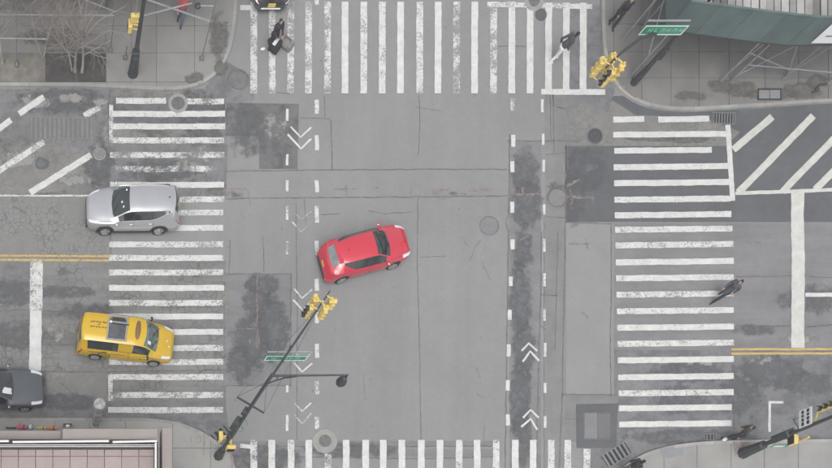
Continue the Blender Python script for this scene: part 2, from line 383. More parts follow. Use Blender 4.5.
def stain(cx, cy, rx, ry, wear=0.35, mat='stain', z=ZS, name='stain', rot=0.0, n=20):
    pts = []
    for k in range(n):
        t = 2 * math.pi * k / n; x, y = rx * math.cos(t), ry * math.sin(t)
        pts.append((cx + x * math.cos(rot) - y * math.sin(rot), cy + x * math.sin(rot) + y * math.cos(rot)))
    o = flat(name, pts, z, MAT[mat], road); o['wear'] = wear; return o
# oil and tar stains with a shape of their own
for i, (a, b_, rx, ry, w) in enumerate([(258, 300, 18, 22, .32), (272, 330, 20, 34, .30), (250, 345, 24, 30, .38), (240, 365, 18, 20, .42), (262, 285, 22, 12, .45),
        (525, 175, 16, 28, .42), (527, 205, 18, 24, .35), (523, 250, 12, 26, .42), (520, 300, 13, 36, .28), (524, 350, 14, 30, .40), (520, 400, 13, 40, .34), (522, 440, 12, 30, .4),
        (575, 195, 14, 36, .5), (585, 170, 24, 24, .5), (690, 372, 50, 12, .46), (770, 372, 50, 18, .44), (680, 400, 34, 16, .46), (740, 395, 30, 24, .5), (810, 385, 30, 16, .5),
        (690, 437, 70, 8, .34), (810, 300, 40, 16, .46), (755, 330, 26, 6, .45), (42, 163, 7, 6, .1), (10, 293, 36, 14, .40), (60, 292, 44, 7, .46), (20, 335, 40, 16, .5), (250, 130, 26, 30, .5),
        (160, 170, 50, 12, .46), (60, 100, 56, 14, .44), (100, 165, 20, 24, .48), (200, 120, 30, 30, .5), (265, 458, 40, 14, .38), (350, 450, 60, 9, .5), (90, 312, 40, 10, .5), (66, 402, 40, 9, .4)]):
    stain(a, b_, rx * 1.2, ry * 1.4, w - .02, z=ZS + 0.00004 * i)
for i, (a, b_, rx, ry, w) in enumerate([(36, 102, 24, 11, .30), (70, 98, 24, 8, .35), (20, 160, 30, 20, .4), (75, 180, 34, 10, .4), (190, 165, 30, 12, .45), (275, 125, 22, 24, .45), (60, 330, 30, 18, .5), (205, 155, 24, 20, .5), (700, 362, 40, 8, .5), (800, 340, 40, 10, .5), (100, 102, 14, 6, .35), (760, 360, 30, 8, .5)]):
    stain(a, b_, rx, ry, w, 'stain_pale', z=ZS + 0.0012 + 0.00004 * i)
for i, (a, b_, rx, ry, w) in enumerate([(690, 140, 30, 5, .30), (650, 138, 40, 5, .3), (556, 195, 12, 20, .4), (450, 194, 40, 4, .75), (230, 195, 24, 6, .62)]):
    stain(a, b_, rx, ry, w, 'stain_brown', z=ZS + 0.002 + 0.00004 * i)
# tar seams and saw cuts
def seam(pts, w=1.1, wear=0.15, jit=0.35):
    o = strip('tar_seam', pts, w, ZT, MAT['tar'], road, jit=jit, step=5, wj=0.35); o['wear'] = wear; return o
for pts, w, wr in [
    ([(225, 171.5), (330, 170), (420, 169.5), (507, 169.5)], 1.1, .2), ([(225, 199), (300, 198), (420, 197), (508, 196)], 1.1, .25),
    ([(331, 120), (332, 170)], 1.0, .3), ([(300, 118), (330, 119)], .8, .35), ([(324, 96), (325, 118)], .8, .4),
    ([(419, 95), (420, 125), (418, 155)], .8, .4), ([(418, 198), (417, 260), (419, 330), (421, 440)], .8, .25), ([(420, 258), (446, 256)], .7, .4),
    ([(509.5, 134), (508.5, 215), (506, 222), (508.5, 232), (507.5, 300), (506, 400), (505, 470)], 1.2, .12), ([(507, 141), (560, 141), (580, 142)], 1.3, .1),
    ([(541.5, 232), (541, 290), (539, 340), (538, 400), (536, 470)], 1.3, .15), ([(553, 95), (554, 153)], 1.0, .1), ([(550, 95), (551, 140)], .8, .25), ([(565.5, 145), (565, 240), (564, 300), (562, 400), (559, 470)], 1.2, .1),
    ([(558, 232), (556, 300), (555, 350)], .8, .35), ([(540, 295), (558, 296)], 1.0, .2), ([(611, 225), (611, 300), (610, 350), (611, 396)], 1.2, .2), ([(562, 394.5), (620, 395)], 1.1, .15),
    ([(565, 419), (577, 419)], .9, .2), ([(226, 274), (291, 274)], 1.1, .1), ([(291, 274), (290.5, 386)], 1.3, .08), ([(226, 386), (291, 385.5)], 1.0, .2), ([(230, 240), (229, 274)], .8, .4),
    ([(263, 236), (264, 272)], .8, .4), ([(296, 203), (297, 300), (297, 440)], .8, .3), ([(304, 199), (306, 222)], .8, .3), ([(320, 215), (340, 214)], .8, .35), ([(368, 211), (385, 214), (414, 212)], .7, .4),
    ([(229, 448), (300, 446.5), (345, 448)], 1.2, .2), ([(345, 447), (500, 446)], 1.0, .35), ([(229, 458), (300, 457), (420, 459), (500, 457)], 1.0, .3), ([(309, 452), (340, 452)], 1.3, .05),
    ([(290, 40), (291, 70), (289, 92)], .9, .2), ([(275, 92), (290, 94)], .9, .2), ([(498, 46.5), (526, 46.5)], .9, .2), ([(588, 46), (600, 46)], .9, .3), ([(416, 107), (440, 111)], .6, .45), ([(553, 92), (553.5, 106), (566, 109)], 1.0, .2),
    ([(566, 146), (566, 222)], 1.0, .2), ([(566, 222.5), (612, 224)], 1.0, .3), ([(544, 217), (544, 468)], .8, .35), ([(545, 155), (566, 153)], 1.0, .2), ([(545, 186), (566, 188)], .9, .25), ([(545, 217), (566, 218)], .9, .25),
    ([(0, 345), (80, 345)], .9, .3), ([(0, 311), (30, 310)], .9, .3), ([(44, 311), (80, 312)], .9, .35), ([(0, 372), (110, 372), (226, 370)], 1.0, .3), ([(736, 277), (800, 276), (832, 278)], .9, .3), ([(736, 326), (790, 326)], 1.2, .35), ([(805, 327), (832, 325)], 1.2, .3),
    ([(732, 345), (734, 430)], .8, .4), ([(112, 262), (226, 262)], .7, .45), ([(735, 142), (780, 142)], .7, .3), ([(110, 88), (108, 120), (111, 260)], 1.0, .3), ([(60, 382), (75, 395), (70, 405)], .7, .35), ([(363, 372), (365, 400)], .5, .5), ([(484, 425), (484, 440)], .6, .4)]:
    seam(pts, w * .8, wr + .1)
# ------------------------------------------------------------------ painted markings
_zk = [0]
def line(parent, pts, w, wear, mat='paint_white', name='painted_line', jit=0.18):
    _zk[0] = (_zk[0] + 1) % 40
    o = strip(name, pts, w, ZM + _zk[0] * 0.00006, MAT[mat], parent, jit=jit, step=5, wj=0.05); o['wear'] = wear; return o
def part_empty(name): return empty(name, parent=road)
cw = part_empty('crosswalk')                              # north
for x, w in [(253.75,.42),(272.2,.46),(290.7,.52),(308.5,.42),(327.5,.55),(345,.12),(363.7,.32),(382.2,.30),(400.5,.02),(419.7,.30),(438,.05),(456.5,.58),(474.5,.02),(493.5,.48),(511.7,.18),(530,.14),(548.5,.10),(566.2,.10),(583,.10)]:
    line(cw, [(x, 2 if x < 540 else 3), (x - .2, 93.5 if x < 540 else 90)], 6.7, w, name='stripe')
line(cw, [(541, 92), (605, 92.5)], 5.5, .12, name='stripe'); line(cw, [(487, 4.5), (530, 5.5), (592, 7)], 5, .3, name='stripe'); line(cw, [(240, 8), (252, 8)], 5, .3, name='stripe')
cw = part_empty('crosswalk')                              # south
for x, w in [(253.7,.40),(271.7,.25),(291,.25),(308.7,.15),(328,.45),(346,.10),(365.5,.2),(383,.1),(401.7,.1),(421,.05),(439.7,.02),(459,.3),(477,.1),(496,.35),(515,.02),(533,.02),(551,.3),(567.5,.25),(586.7,.35)]:
    y0 = 440 if x < 580 else 449
    if abs(x - 328) < 1: y0 = 454
    line(cw, [(x, y0), (x, 534)], 6.6, w, name='stripe')
line(cw, [(240, 446), (251, 447)], 4, .35, name='stripe')
cw = part_empty('crosswalk')                              # west
for y, x0, x1, w in [(101,116,166,.25),(101.5,187,224,.45),(114,110,225,.18),(126.5,111,225,.22),(140.5,111,224,.42),(155,110,224,.52),(169,110,224,.66),(185,110,224,.15),(199.5,110,224,.35),(212.7,110,223,.33),(228,110,223,.33),(244.5,109,223,.33),(258,109,223,.35),(272.5,109,223,.35),
                     (288,109,224,.15),(303,109,223,.38),(316.5,109,223,.12),(332,109,223,.2),(348,109,223,.33),(362,109,223,.40),(377,109,223,.33),(395,111,223,.45),(410,108,223,.28)]:
    line(cw, [(x0, y), ((x0+x1)/2, y + .3), (x1, y)], 5.8, w, name='stripe')
line(cw, [(111, 105), (111, 142)], 4.0, .45, name='stripe'); line(cw, [(110.5, 375), (110.5, 401)], 4.6, .3, name='stripe')
cw = part_empty('crosswalk')                              # east
for i, y in enumerate([167, 183, 199.5, 215, 229.5, 245, 262, 278, 294.5, 311, 327.5, 343.5, 360, 377, 393, 408, 424]):
    k = i / 16
    line(cw, [(613.5 + 5.5 * k, y + .5), (670, y), (728 + 5.5 * min(1, k * 3) - (2 if i > 14 else 0), y - .8)], 5.9, [.15,.1,.2,.2,.3,.34,.15,.22,.36,.25,.2,.3,.15,.18,.28,.18,.15][i], name='stripe')
for y, x0, x1 in [(120, 613, 644), (119.8, 658, 709), (135, 613, 728), (151, 614, 711.5)]: line(cw, [(x0, y), (x1, y - .9)], 5.8, .08, name='stripe')
line(cw, [(727.5, 125), (732.5, 201)], 5.0, .05, name='stripe')
hz = part_empty('hatched_marking')
for a, b_, w in [((733, 150), (772, 117), 7), ((738, 193), (813, 116), 7), ((782, 192), (854, 118), 7), ((815, 190), (886, 118), 7)]: line(hz, [a, b_], w, .10, 'paint_cream', 'stripe')
line(hz, [(735, 193.5), (832, 190), (1000, 186)], 3.6, .05, 'paint_cream', 'stripe')
hw = part_empty('hatched_marking')
for a, b_, w, wr in [((19, 114), (44, 97), 6, .15), ((84, 116), (101, 107), 6, .45), ((-6, 133), (11, 120), 6, .25), ((-4, 173), (44, 142), 6, .38), ((30, 193), (91, 155), 6.2, .22)]: line(hw, [a, b_], w, wr, name='stripe')
line(hw, [(-200, 195.5), (92, 196)], 1.7, .3, name='stripe')
def pl(*a, **k): return line(road, *a, **k)
pl([(797.5, 192), (797, 215), (798, 260), (797.5, 348)], 13, .06, 'paint_cream', 'stop_line'); pl([(805, 295), (1000, 294)], 4, .12, name='lane_line')
pl([(36.5, 259), (36, 311)], 12.5, .40, name='stop_line'); pl([(36, 311), (35, 371)], 12, .04, name='stop_line')
for dy in (0, 4.2):
    pl([(731, 349.5 + dy), (1100, 349 + dy)], 2.2, .15, 'paint_yellow', 'centre_line')
    pl([(-200, 254.5 + dy), (109, 256.5 + dy)], 2.0, .33, 'paint_yellow', 'centre_line')
pl([(769.5, 403), (769.2, 432)], 2.6, .15, name='corner_mark'); pl([(768.2, 402.5), (783, 402.5)], 2.4, .15, name='corner_mark')
for y, h, w in [(2,6,.2),(107,14,.3),(143,15,.1),(186.5,12,.05),(214.5,17,.40),(248,14,.38),(285,12,.15),(318,11,.1),(351,14,.15),(388,13,.42),(423,12,.45)]: pl([(316.5, y - h/2), (317, y + h/2)], 4, w, name='lane_dash')
for y, h, w in [(115,12,.1),(160,11,.1),(186,11,.15),(213,14,.35),(248,13,.55),(389,7,.15),(423,16,.15)]: pl([(287.3, y - h/2), (287, y + h/2)], 2.6, w, name='lane_dash')
for x, y, h, w in [(512.5,105,12,.5),(513,141,12,.1),(512.2,167,11,.03),(512,207.5,11,.05),(512.4,244.5,10,.1),(510.5,281.5,9.5,.1),(509.5,315,10,.05),(508.5,350.5,12,.1),(507.5,385.5,10.5,.05),(507.6,420,11,.05)]: pl([(x, y - h/2), (x, y + h/2)], 4, w, name='lane_dash')
for x, y, h, w in [(542,106,13,.1),(543,139.5,11,.05),(543.5,166,12,.15),(544,209.5,10,.3),(544.2,245.5,13,.3),(544.3,280,13,.3),(544.3,315,12,.35),(544.8,350,14,.3),(545,388,10,.2),(544.8,422,12,.2)]: pl([(x, y - h/2), (x, y + h/2)], 2.6, w, name='lane_dash')
def chev(a, b_, c, w, wr):
    o = strip('chevron', [a, b_, c], w, ZM + random.uniform(.0026, .003), MAT['paint_white'], road, jit=.1, step=4, wj=.05); o['wear'] = wr + (.14 if a[0] < 400 and a[1] > 200 else 0)
for a, b_, c, w, wr in [((290.5,127),(300.5,137.5),(311,127.5),1.7,.05),((287.5,134.5),(301,149),(311,139),1.9,.05),((294,212),(301,220),(311,212),1.4,.6),((292,222),(301,232),(311,222),1.5,.5),
        ((294,289),(302,298.5),(312,289.5),1.6,.3),((293,300),(302.5,310),(312,301),1.9,.33),((295,352),(303,361),(312,352),1.6,.25),((294,363),(302,372),(312,363.5),1.7,.15),
        ((294,403),(302,411.5),(311,403),1.6,.3),((294,415),(302,424),(311,413.5),1.6,.42),
        ((521.5,351),(528.5,343.5),(537,351),1.9,.02),((522.5,362),(530,351.5),(539,361),2.0,.02),((522.7,418),(530.5,410),(538.5,418),1.9,.02),((521,427),(530.5,419),(537,430),2.0,.02)]: chev(a, b_, c, w, wr)
# sprayed survey marks, orange and faint
for pts, w, wr in [([(225,190),(246,189)],1.6,.42),([(334,189),(358,189)],1.2,.42),([(346,185),(347,196)],1.2,.5),([(372,188),(378,188)],2,.55),([(410,184),(412,200)],1,.5),([(432,191),(450,190)],2.2,.48),([(468,191),(492,190)],2,.48),([(437,198),(446,199)],1.8,.5),([(514,195),(540,194)],2.4,.5),([(522,188),(524,200)],1.4,.5),
        ([(566,186),(580,180)],2,.45),([(566,197),(594,198)],2,.42),([(570,190),(572,204)],1.8,.5),([(592,192),(593,203)],1.2,.5),([(462,238),(468,246)],2,.45),([(470,262),(474,250),(480,240)],1.2,.5),([(482,262),(490,280)],1.2,.5),([(568,244),(590,244)],1.6,.48),([(585,238),(588,250)],1.2,.5),([(520,240),(528,236)],1.6,.5),
        ([(582,312),(588,318)],1.6,.5),([(257,276),(257,352)],.9,.36),([(232,329),(256,329)],.9,.4),([(250,338),(250,344)],1.2,.4),([(259,337),(259,344)],1.2,.4),([(226,300),(232,320)],1.8,.45),([(44,327),(84,328)],.8,.35),([(476,368),(480,378)],.9,.5),([(248,190),(250,205)],1,.5),([(476,394),(484,398)],.9,.5),([(745,242),(760,243)],1.2,.5),([(540,325),(546,330)],1.2,.5)]:
    o = strip('survey_mark', pts, w, ZM + .0032, MAT['paint_orange'], road, jit=.5, step=3, wj=.5); o['wear'] = wr
# ================================================================== pavements
def clip(poly, axis, val, keep_less):
    out = []
    for i in range(len(poly)):
        a, b_ = poly[i], poly[(i+1) % len(poly)]
        ia = (a[axis] <= val) == keep_less; ib = (b_[axis] <= val) == keep_less
        if ia: out.append(a)
        if ia != ib:
            t = (val - a[axis]) / (b_[axis] - a[axis]); out.append((a[0] + t*(b_[0]-a[0]), a[1] + t*(b_[1]-a[1])))
    return out
def smooth_line(P, n=3):
    out = []
    for i in range(len(P) - 1):
        p0, p1, p2, p3 = P[max(i-1,0)], P[i], P[i+1], P[min(i+2, len(P)-1)]
        for k in range(n):
            t = k / n
            out.append(tuple(0.5*((2*p1[j]) + (-p0[j]+p2[j])*t + (2*p0[j]-5*p1[j]+4*p2[j]-p3[j])*t*t + (-p0[j]+3*p1[j]-3*p2[j]+p3[j])*t**3) for j in (0, 1)))
    out.append(P[-1]); return out
SZ = 0.14
def pavement(name, label, kerbline, far, xs, ys, skip=None, mats=None, slab='paving_slab', stone=34.0):
    kl = smooth_line(kerbline)
    # inner line, 3 plan units inside the kerb
    cx = sum(p[0] for p in far) / len(far); cy = sum(p[1] for p in far) / len(far)
    inner = []
    for i, p in enumerate(kl):
        d = Vector(kl[min(i+1, len(kl)-1)]) - Vector(kl[max(i-1, 0)]); d.normalize(); nn = Vector((-d.y, d.x))
        if nn.dot(Vector((cx, cy)) - Vector(p)) < 0: nn = -nn
        inner.append((p[0] + nn.x * 3.2, p[1] + nn.y * 3.2))
    root = MB().prism([(gx(p[0]), gy(p[1])) for p in inner + far], -0.05, SZ - 0.03).build(name, MAT['concrete_bed'])
    tag(root, label, 'pavement', kind='structure')
    # kerb stones
    acc = 0; start = 0
    for i in range(1, len(kl)):
        acc += (Vector(kl[i]) - Vector(kl[i-1])).length
        if acc > stone or i == len(kl) - 1:
            o_ = [Vector(p) for p in kl[start:i+1]]; n_ = [Vector(p) for p in inner[start:i+1]]
            o_[-1] = o_[-1].lerp(o_[-2], .25 / max(.3, (o_[-1]-o_[-2]).length)); n_[-1] = n_[-1].lerp(n_[-2], .25 / max(.3, (n_[-1]-n_[-2]).length))
            dz = random.uniform(-.004, .004); m = len(o_)
            vs = [(gx(p.x), gy(p.y), -0.05) for p in o_] + [(gx(p.x), gy(p.y), SZ + .004 + dz) for p in o_] + [(gx(p.x), gy(p.y), SZ + .006 + dz) for p in n_] + [(gx(p.x), gy(p.y), 0.0) for p in n_]
            fs = []
            for k in range(m - 1):
                fs += [(k, k+1, m+k+1, m+k), (m+k, m+k+1, 2*m+k+1, 2*m+k), (2*m+k, 2*m+k+1, 3*m+k+1, 3*m+k)]
            fs += [(0, m, 2*m, 3*m), (m-1, 2*m-1, 3*m-1, 4*m-1)]
            o = mesh_obj('kerb_stone', vs, fs, MAT['kerb'], root)
            bm = bmesh.new(); bm.from_mesh(o.data); bmesh.ops.recalc_face_normals(bm, faces=bm.faces); bm.to_mesh(o.data); bm.free()
            start = i; acc = 0
    base = inner + far
    g = .26
    for i in range(len(xs) - 1):
        for j in range(len(ys) - 1):
            p = base
            for ax, v, less in ((0, xs[i] + g, False), (0, xs[i+1] - g, True), (1, ys[j] + g, False), (1, ys[j+1] - g, True)):
                if p: p = clip(p, ax, v, less)
            if not p or len(p) < 3: continue
            ar = abs(sum(p[k][0]*p[(k+1)%len(p)][1] - p[(k+1)%len(p)][0]*p[k][1] for k in range(len(p)))) / 2
            if ar < 6: continue
            m = (skip(xs[i], ys[j], xs[i+1], ys[j+1]) if skip else None) or mats or 'concrete'
            if m == 'none': continue
            top = SZ + random.uniform(-.003, .003) - (0.018 if m.startswith('soil') else 0)
            MB().prism([(gx(q[0]), gy(q[1])) for q in p], 0.0, top).build('soil_bed' if m.startswith('soil') else slab, MAT[m], root)
    return root
def nwskip(x0, y0, x1, y1):
    if y0 >= 55 and y1 <= 84:
        if 45 <= x0 and x1 <= 106: return 'soil'
        if x1 <= 45: return 'soil_pale'
nw = pavement('pavement_northwest', 'grey concrete pavement with tree beds at the upper left corner', [(-300, 87.5), (-60, 87.5), (60, 88), (120, 90), (165, 92), (190, 89.5), (208, 82), (222, 68), (231, 48), (235, 24), (236.5, 0), (237, -60), (237, -300)],
         [(-300, -300)], [-300, -100, -50, 0, 45, 76, 106, 131, 156, 194, 240], [-300, -100, -62, -30, 0, 28, 55, 84, 100], nwskip, 'concrete_grey')
ne = pavement('pavement_northeast', 'stained concrete pavement coloured dark for the shade under the green shed at the upper right corner', [(599, -300), (599.5, -60), (600, 0), (600.5, 32), (603, 58), (611, 82), (626, 98), (648, 108), (680, 112), (720, 110.5), (770, 107.5), (832, 103.5), (900, 102), (1200, 100)],
         [(1200, -300)], [590, 612, 640, 669, 697, 727, 763, 796, 826, 860, 900, 1200], [-300, -100, -60, -30, 0, 26, 54, 80, 120], None, 'concrete_shed_shade')
sw = pavement('pavement_southwest', 'pale concrete pavement at the lower left corner below the terrace', [(-300, 419), (-60, 419), (60, 419), (120, 419), (150, 419.5), (176, 423), (198, 431), (215, 441), (228, 454), (235, 470), (239, 500), (240, 560), (240, 900)],
         [(-300, 900)], [-300, -100, -50, -15, 20, 55, 90, 125, 172, 210, 245], [400, 449, 490, 530, 570, 900], None, 'concrete_pale')
se = pavement('pavement_southeast', 'clean pale concrete pavement at the lower right corner', [(600, 900), (600, 560), (603, 510), (610, 484), (622, 468), (634, 459), (650, 451.5), (672, 446), (702, 442.5), (740, 441), (832, 440), (900, 440), (1200, 440)],
         [(1200, 900)], [590, 629, 662, 695, 729, 762, 796, 830, 865, 900, 1200], [430, 474, 508, 542, 900])
def pave_stain(root, cx, cy, rx, ry, wear, mat, z=SZ + .008, n=20, name='stain'):
    pts = [(cx + rx * math.cos(2*math.pi*k/n), cy + ry * math.sin(2*math.pi*k/n)) for k in range(n)]
    o = flat(name, pts, z, MAT[mat], root); o['wear'] = wear
for i, a in enumerate([(740, 92, 26, 12, .36), (800, 92, 28, 12, .34), (770, 96, 40, 8, .4), (720, 88, 22, 10, .45), (690, 98, 30, 8, .5), (815, 84, 16, 10, .3)]): pave_stain(ne, *a, 'stain_brown', z=SZ + .008 + i * .0001)
for i, a in enumerate([(194, 80, 12, 8, .22), (218, 40, 14, 40, .45), (60, 40, 60, 14, .5), (220, 70, 10, 10, .4)]): pave_stain(nw, *a, 'stain_brown', z=SZ + .008 + i * .0001)
flat('repair_slab', [(657, 449.5), (680, 446.5), (682, 456), (661, 459.5)], SZ + .006, MAT['concrete_bluish'], se)
o = flat('painted_patch', [(730, 443), (756, 443), (750, 456), (733, 458)], SZ + .006, MAT['paint_orange'], se); o['wear'] = .42
o = strip('survey_mark', [(204, 430), (203, 456)], 1.0, SZ + .007, MAT['paint_orange'], sw, jit=.3, step=3, wj=.4); o['wear'] = .3
for p in ([(196, 438), (200, 438), (200, 443), (196, 443), (196, 438)], [(190, 437), (191, 443)]):
    o = strip('survey_mark', p, .8, SZ + .007, MAT['paint_orange'], sw, jit=.2, step=3, wj=.4); o['wear'] = .3
o = strip('survey_mark', [(228, 450), (232, 462), (231, 470)], 2.6, SZ + .014, MAT['paint_orange'], sw, jit=.4, step=3, wj=.4); o['wear'] = .2
o = strip('survey_mark', [(618, 86), (625, 93), (634, 100)], 2.4, SZ + .014, MAT['paint_orange'], ne, jit=.4, step=3, wj=.4); o['wear'] = .4
# ------------------------------------------------------------------ ironwork in the road
def manhole(px, py, r, label, lid='iron_worn', ring='concrete_ring', inner=0.72, ribs=True, z=0.012):
    t = tag(empty('manhole_cover', (gx(px), gy(py), 0.008)), label, 'manhole', 'manhole covers in the roadway')
    R_ = r / PPM; ri = R_ * inner
    MB().lathe([(ri, .002), (ri, z + .006), (R_ * .96, z + .006), (R_, .002)], n=28, cap=False).build('frame', MAT[ring], t)
    MB().lathe([(ri * .97, .001), (ri * .97, z), (ri * .9, z + .002)], n=28).build('lid', MAT[lid], t)
    if ribs:
        m = MB()
        for k in range(-3, 4):
            w = math.sqrt(max(0, (ri*.85)**2 - (k*ri*.24)**2)) * 2
            if w > .1: m.box((k*ri*.24, 0, z + .006), (ri * .08, w, .008))
        m.build('rib', MAT['iron_worn'], t)
    return t
manhole(178, 103.5, 10, 'round manhole with pale ring interrupting the topmost stripes of the left crosswalk', inner=.66, ribs=False)
manhole(238, 80, 11, 'dark ribbed round manhole cover beside the kerb curve at upper left', ring='iron_worn', inner=.82, lid='asphalt_mid')
manhole(325, 441, 12.5, 'large manhole with broad pale ring at the head of the bottom crosswalk', lid='iron_worn', inner=.5, ribs=False)
manhole(489, 226, 10, 'faint round manhole cover in the plain asphalt right of the red hatchback', lid='asphalt_east', ring='asphalt_mid', inner=.9, ribs=False, z=.008)
manhole(557, 198, 10.5, 'round manhole cover in the worn strip beside the dark asphalt patch', lid='asphalt_old', ring='iron_worn', inner=.85, ribs=False)
manhole(595, 136, 8, 'dark round manhole cover just left of the top of the right crosswalk', lid='iron', ring='asphalt_dark', inner=.8)
manhole(534, 1.5, 10, 'manhole with pale ring cut by the top edge among the upper crosswalk stripes', lid='iron_worn', inner=.55, ribs=False)
manhole(541, 15, 6, 'small plain dark round cover beside the ringed manhole in the upper crosswalk', lid='asphalt_dark', ring='asphalt_dark', inner=.9, ribs=False)
manhole(99.5, 154, 6.5, 'small pale round cover at the left edge of the left crosswalk', lid='asphalt_old', ring='concrete_ring', inner=.88, ribs=False)
def grate(cx, cy, w, h, rot, n, label, group='street drains', along='x', z=0.012, mat='galvanised_dull', zb=0.0, pit='black'):
    t = tag(empty('drain_grate', (gx(cx), gy(cy), zb + 0.012), rot), label, 'grate', group)
    W, Hh = w / PPM, h / PPM; b_ = .05
    MB().box((0, 0, .003), (W - .02, Hh - .02, .004)).build('pit', MAT[pit], t)
    m = MB()
    for s in (-1, 1): m.box((0, s*(Hh/2 - b_/2), z), (W, b_, .02)); m.box((s*(W/2 - b_/2), 0, z - .001), (b_, Hh - 2*b_, .02))
    m.build('frame', MAT[mat], t)
    L = W if along == 'x' else Hh
    for k in range(n):
        u = -L/2 + b_ + (L - 2*b_) * (k + .5) / n; wd = (L - 2*b_) / n * .5
        if along == 'x': MB().box((u, 0, z - .003), (wd, Hh - 2*b_, .016)).build('bar', MAT[mat], t)
        else: MB().box((0, u, z - .003), (W - 2*b_, wd, .016)).build('bar', MAT[mat], t)
    return t
grate(723, 118.5, 24, 12, R(-2), 8, 'barred drain grate by the kerb at the end of the top right crosswalk stripe')
grate(616, 455, 30, 15, R(32), 6, 'barred drain grate set askew at the lower right kerb curve')
grate(220, 434, 19, 11, R(38), 3, 'barred drain grate set askew at the lower left kerb curve', mat='iron_worn')
grate(710, 437, 12, 7, R(0), 3, 'small barred drain grate at the kerb below the right crosswalk', mat='iron_worn')
grate(61.5, 128.5, 67, 23, R(0), 14, 'long barred ventilation grate between the hatched stripes at left', 'street drains', mat='asphalt_old', pit='asphalt_patch')
# square utility hatch at lower right
t = tag(empty('utility_hatch', (gx(596.5), gy(426), 0.01)), 'square steel hatch, half pale half dark, in a dark asphalt surround', 'hatch')
MB().prism([(-1.02, 1.08), (1.06, 1.12), (.98, -1.1), (-1.0, -1.1)], .004, .010).build('surround', MAT['asphalt_dark'], t)
MB().box((-.3, 0, .014), (.64, 1.28, .012)).build('pale_plate', MAT['asphalt_east'], t); MB().box((.34, 0, .014), (.6, 1.24, .010)).build('dark_plate', MAT['asphalt_patch'], t)
m = MB()
for s in (-1, 1): m.box((0, s * .67, .015), (1.34, .035, .014)); m.box((s * .66, 0, .0145), (.035, 1.30, .013))
m.build('frame', MAT['iron_worn'], t)
# cellar hatch in the upper right pavement
t = tag(empty('cellar_hatch', (gx(767), gy(96.5), SZ)), 'worn rectangular steel cellar hatch in the pavement at upper right', 'hatch')
for k in (-1, 1): MB().box((k * .27, 0, .012), (.50, .42, .02)).build('door_leaf', MAT['concrete_bluish'], t)
m = MB()
for s in (-1, 1): m.box((0, s * .26, .014), (1.14, .06, .03)); m.box((s * .57, 0, .0135), (.06, .58, .029))
m.build('frame', MAT['iron'], t)
# ================================================================== vehicles
def car_paint(name, col, metal=0.0, rough=0.32, coat=0.8):
    m = pbr(name, col, rough, metal, var=0.03, scale=1.5, coat=coat); return m
car_paint('paint_red', (0.49, 0.012, 0.036)); car_paint('paint_silver', (0.475, 0.485, 0.505), 0.6, 0.33); car_paint('paint_taxi', (0.52, 0.335, 0.018), coat=0.25); car_paint('paint_graphite', (0.075, 0.082, 0.095), 0.3); car_paint('paint_black', (0.03, 0.031, 0.036))
pbr('alloy', (0.55, 0.56, 0.57), 0.35, 0.6, var=0); pbr('trim', (0.02, 0.02, 0.021), 0.55, var=0); pbr('lamp_clear', (0.62, 0.64, 0.66), 0.12, var=0, coat=1.0); pbr('lamp_red', (0.40, 0.012, 0.015), 0.15, var=0, coat=1.0)
pbr('plate', (0.60, 0.45, 0.12), 0.5, var=0); pbr('plate_white', (0.62, 0.62, 0.6), 0.5, var=0); pbr('chrome', (0.62, 0.63, 0.65), 0.2, 0.9, var=0)
pbr('car_glass', (0.022, 0.028, 0.030), 0.05, var=0.25, scale=2.0, coat=0.5); pbr('car_glass_grey_reflection', (0.15, 0.165, 0.165), 0.06, var=0.5, scale=2.2, coat=0.5); pbr('car_glass_green_reflection', (0.085, 0.12, 0.105), 0.06, var=0.75, scale=4.5, coat=0.5)  # pale grey and green tints paint reflections into the glass colour
pbr('seat', (0.20, 0.19, 0.18), 0.9, var=0.1)
def pchip(xs, ys):
    n = len(xs); h = [xs[i+1]-xs[i] for i in range(n-1)]; d = [(ys[i+1]-ys[i])/h[i] for i in range(n-1)]; m = [0]*n
    m[0] = d[0]; m[-1] = d[-1]
    for i in range(1, n-1):
        if d[i-1]*d[i] <= 0: m[i] = 0
        else:
            w1, w2 = 2*h[i]+h[i-1], h[i]+2*h[i-1]; m[i] = (w1+w2)/(w1/d[i-1]+w2/d[i])
    def f(x):
        x = min(max(x, xs[0]), xs[-1]); i = 0
        while i < n-2 and x > xs[i+1]: i += 1
        t = (x-xs[i])/h[i]
        return ys[i]*(2*t**3-3*t*t+1) + h[i]*m[i]*(t**3-2*t*t+t) + ys[i+1]*(-2*t**3+3*t*t) + h[i]*m[i+1]*(t**3-t*t)
    return f
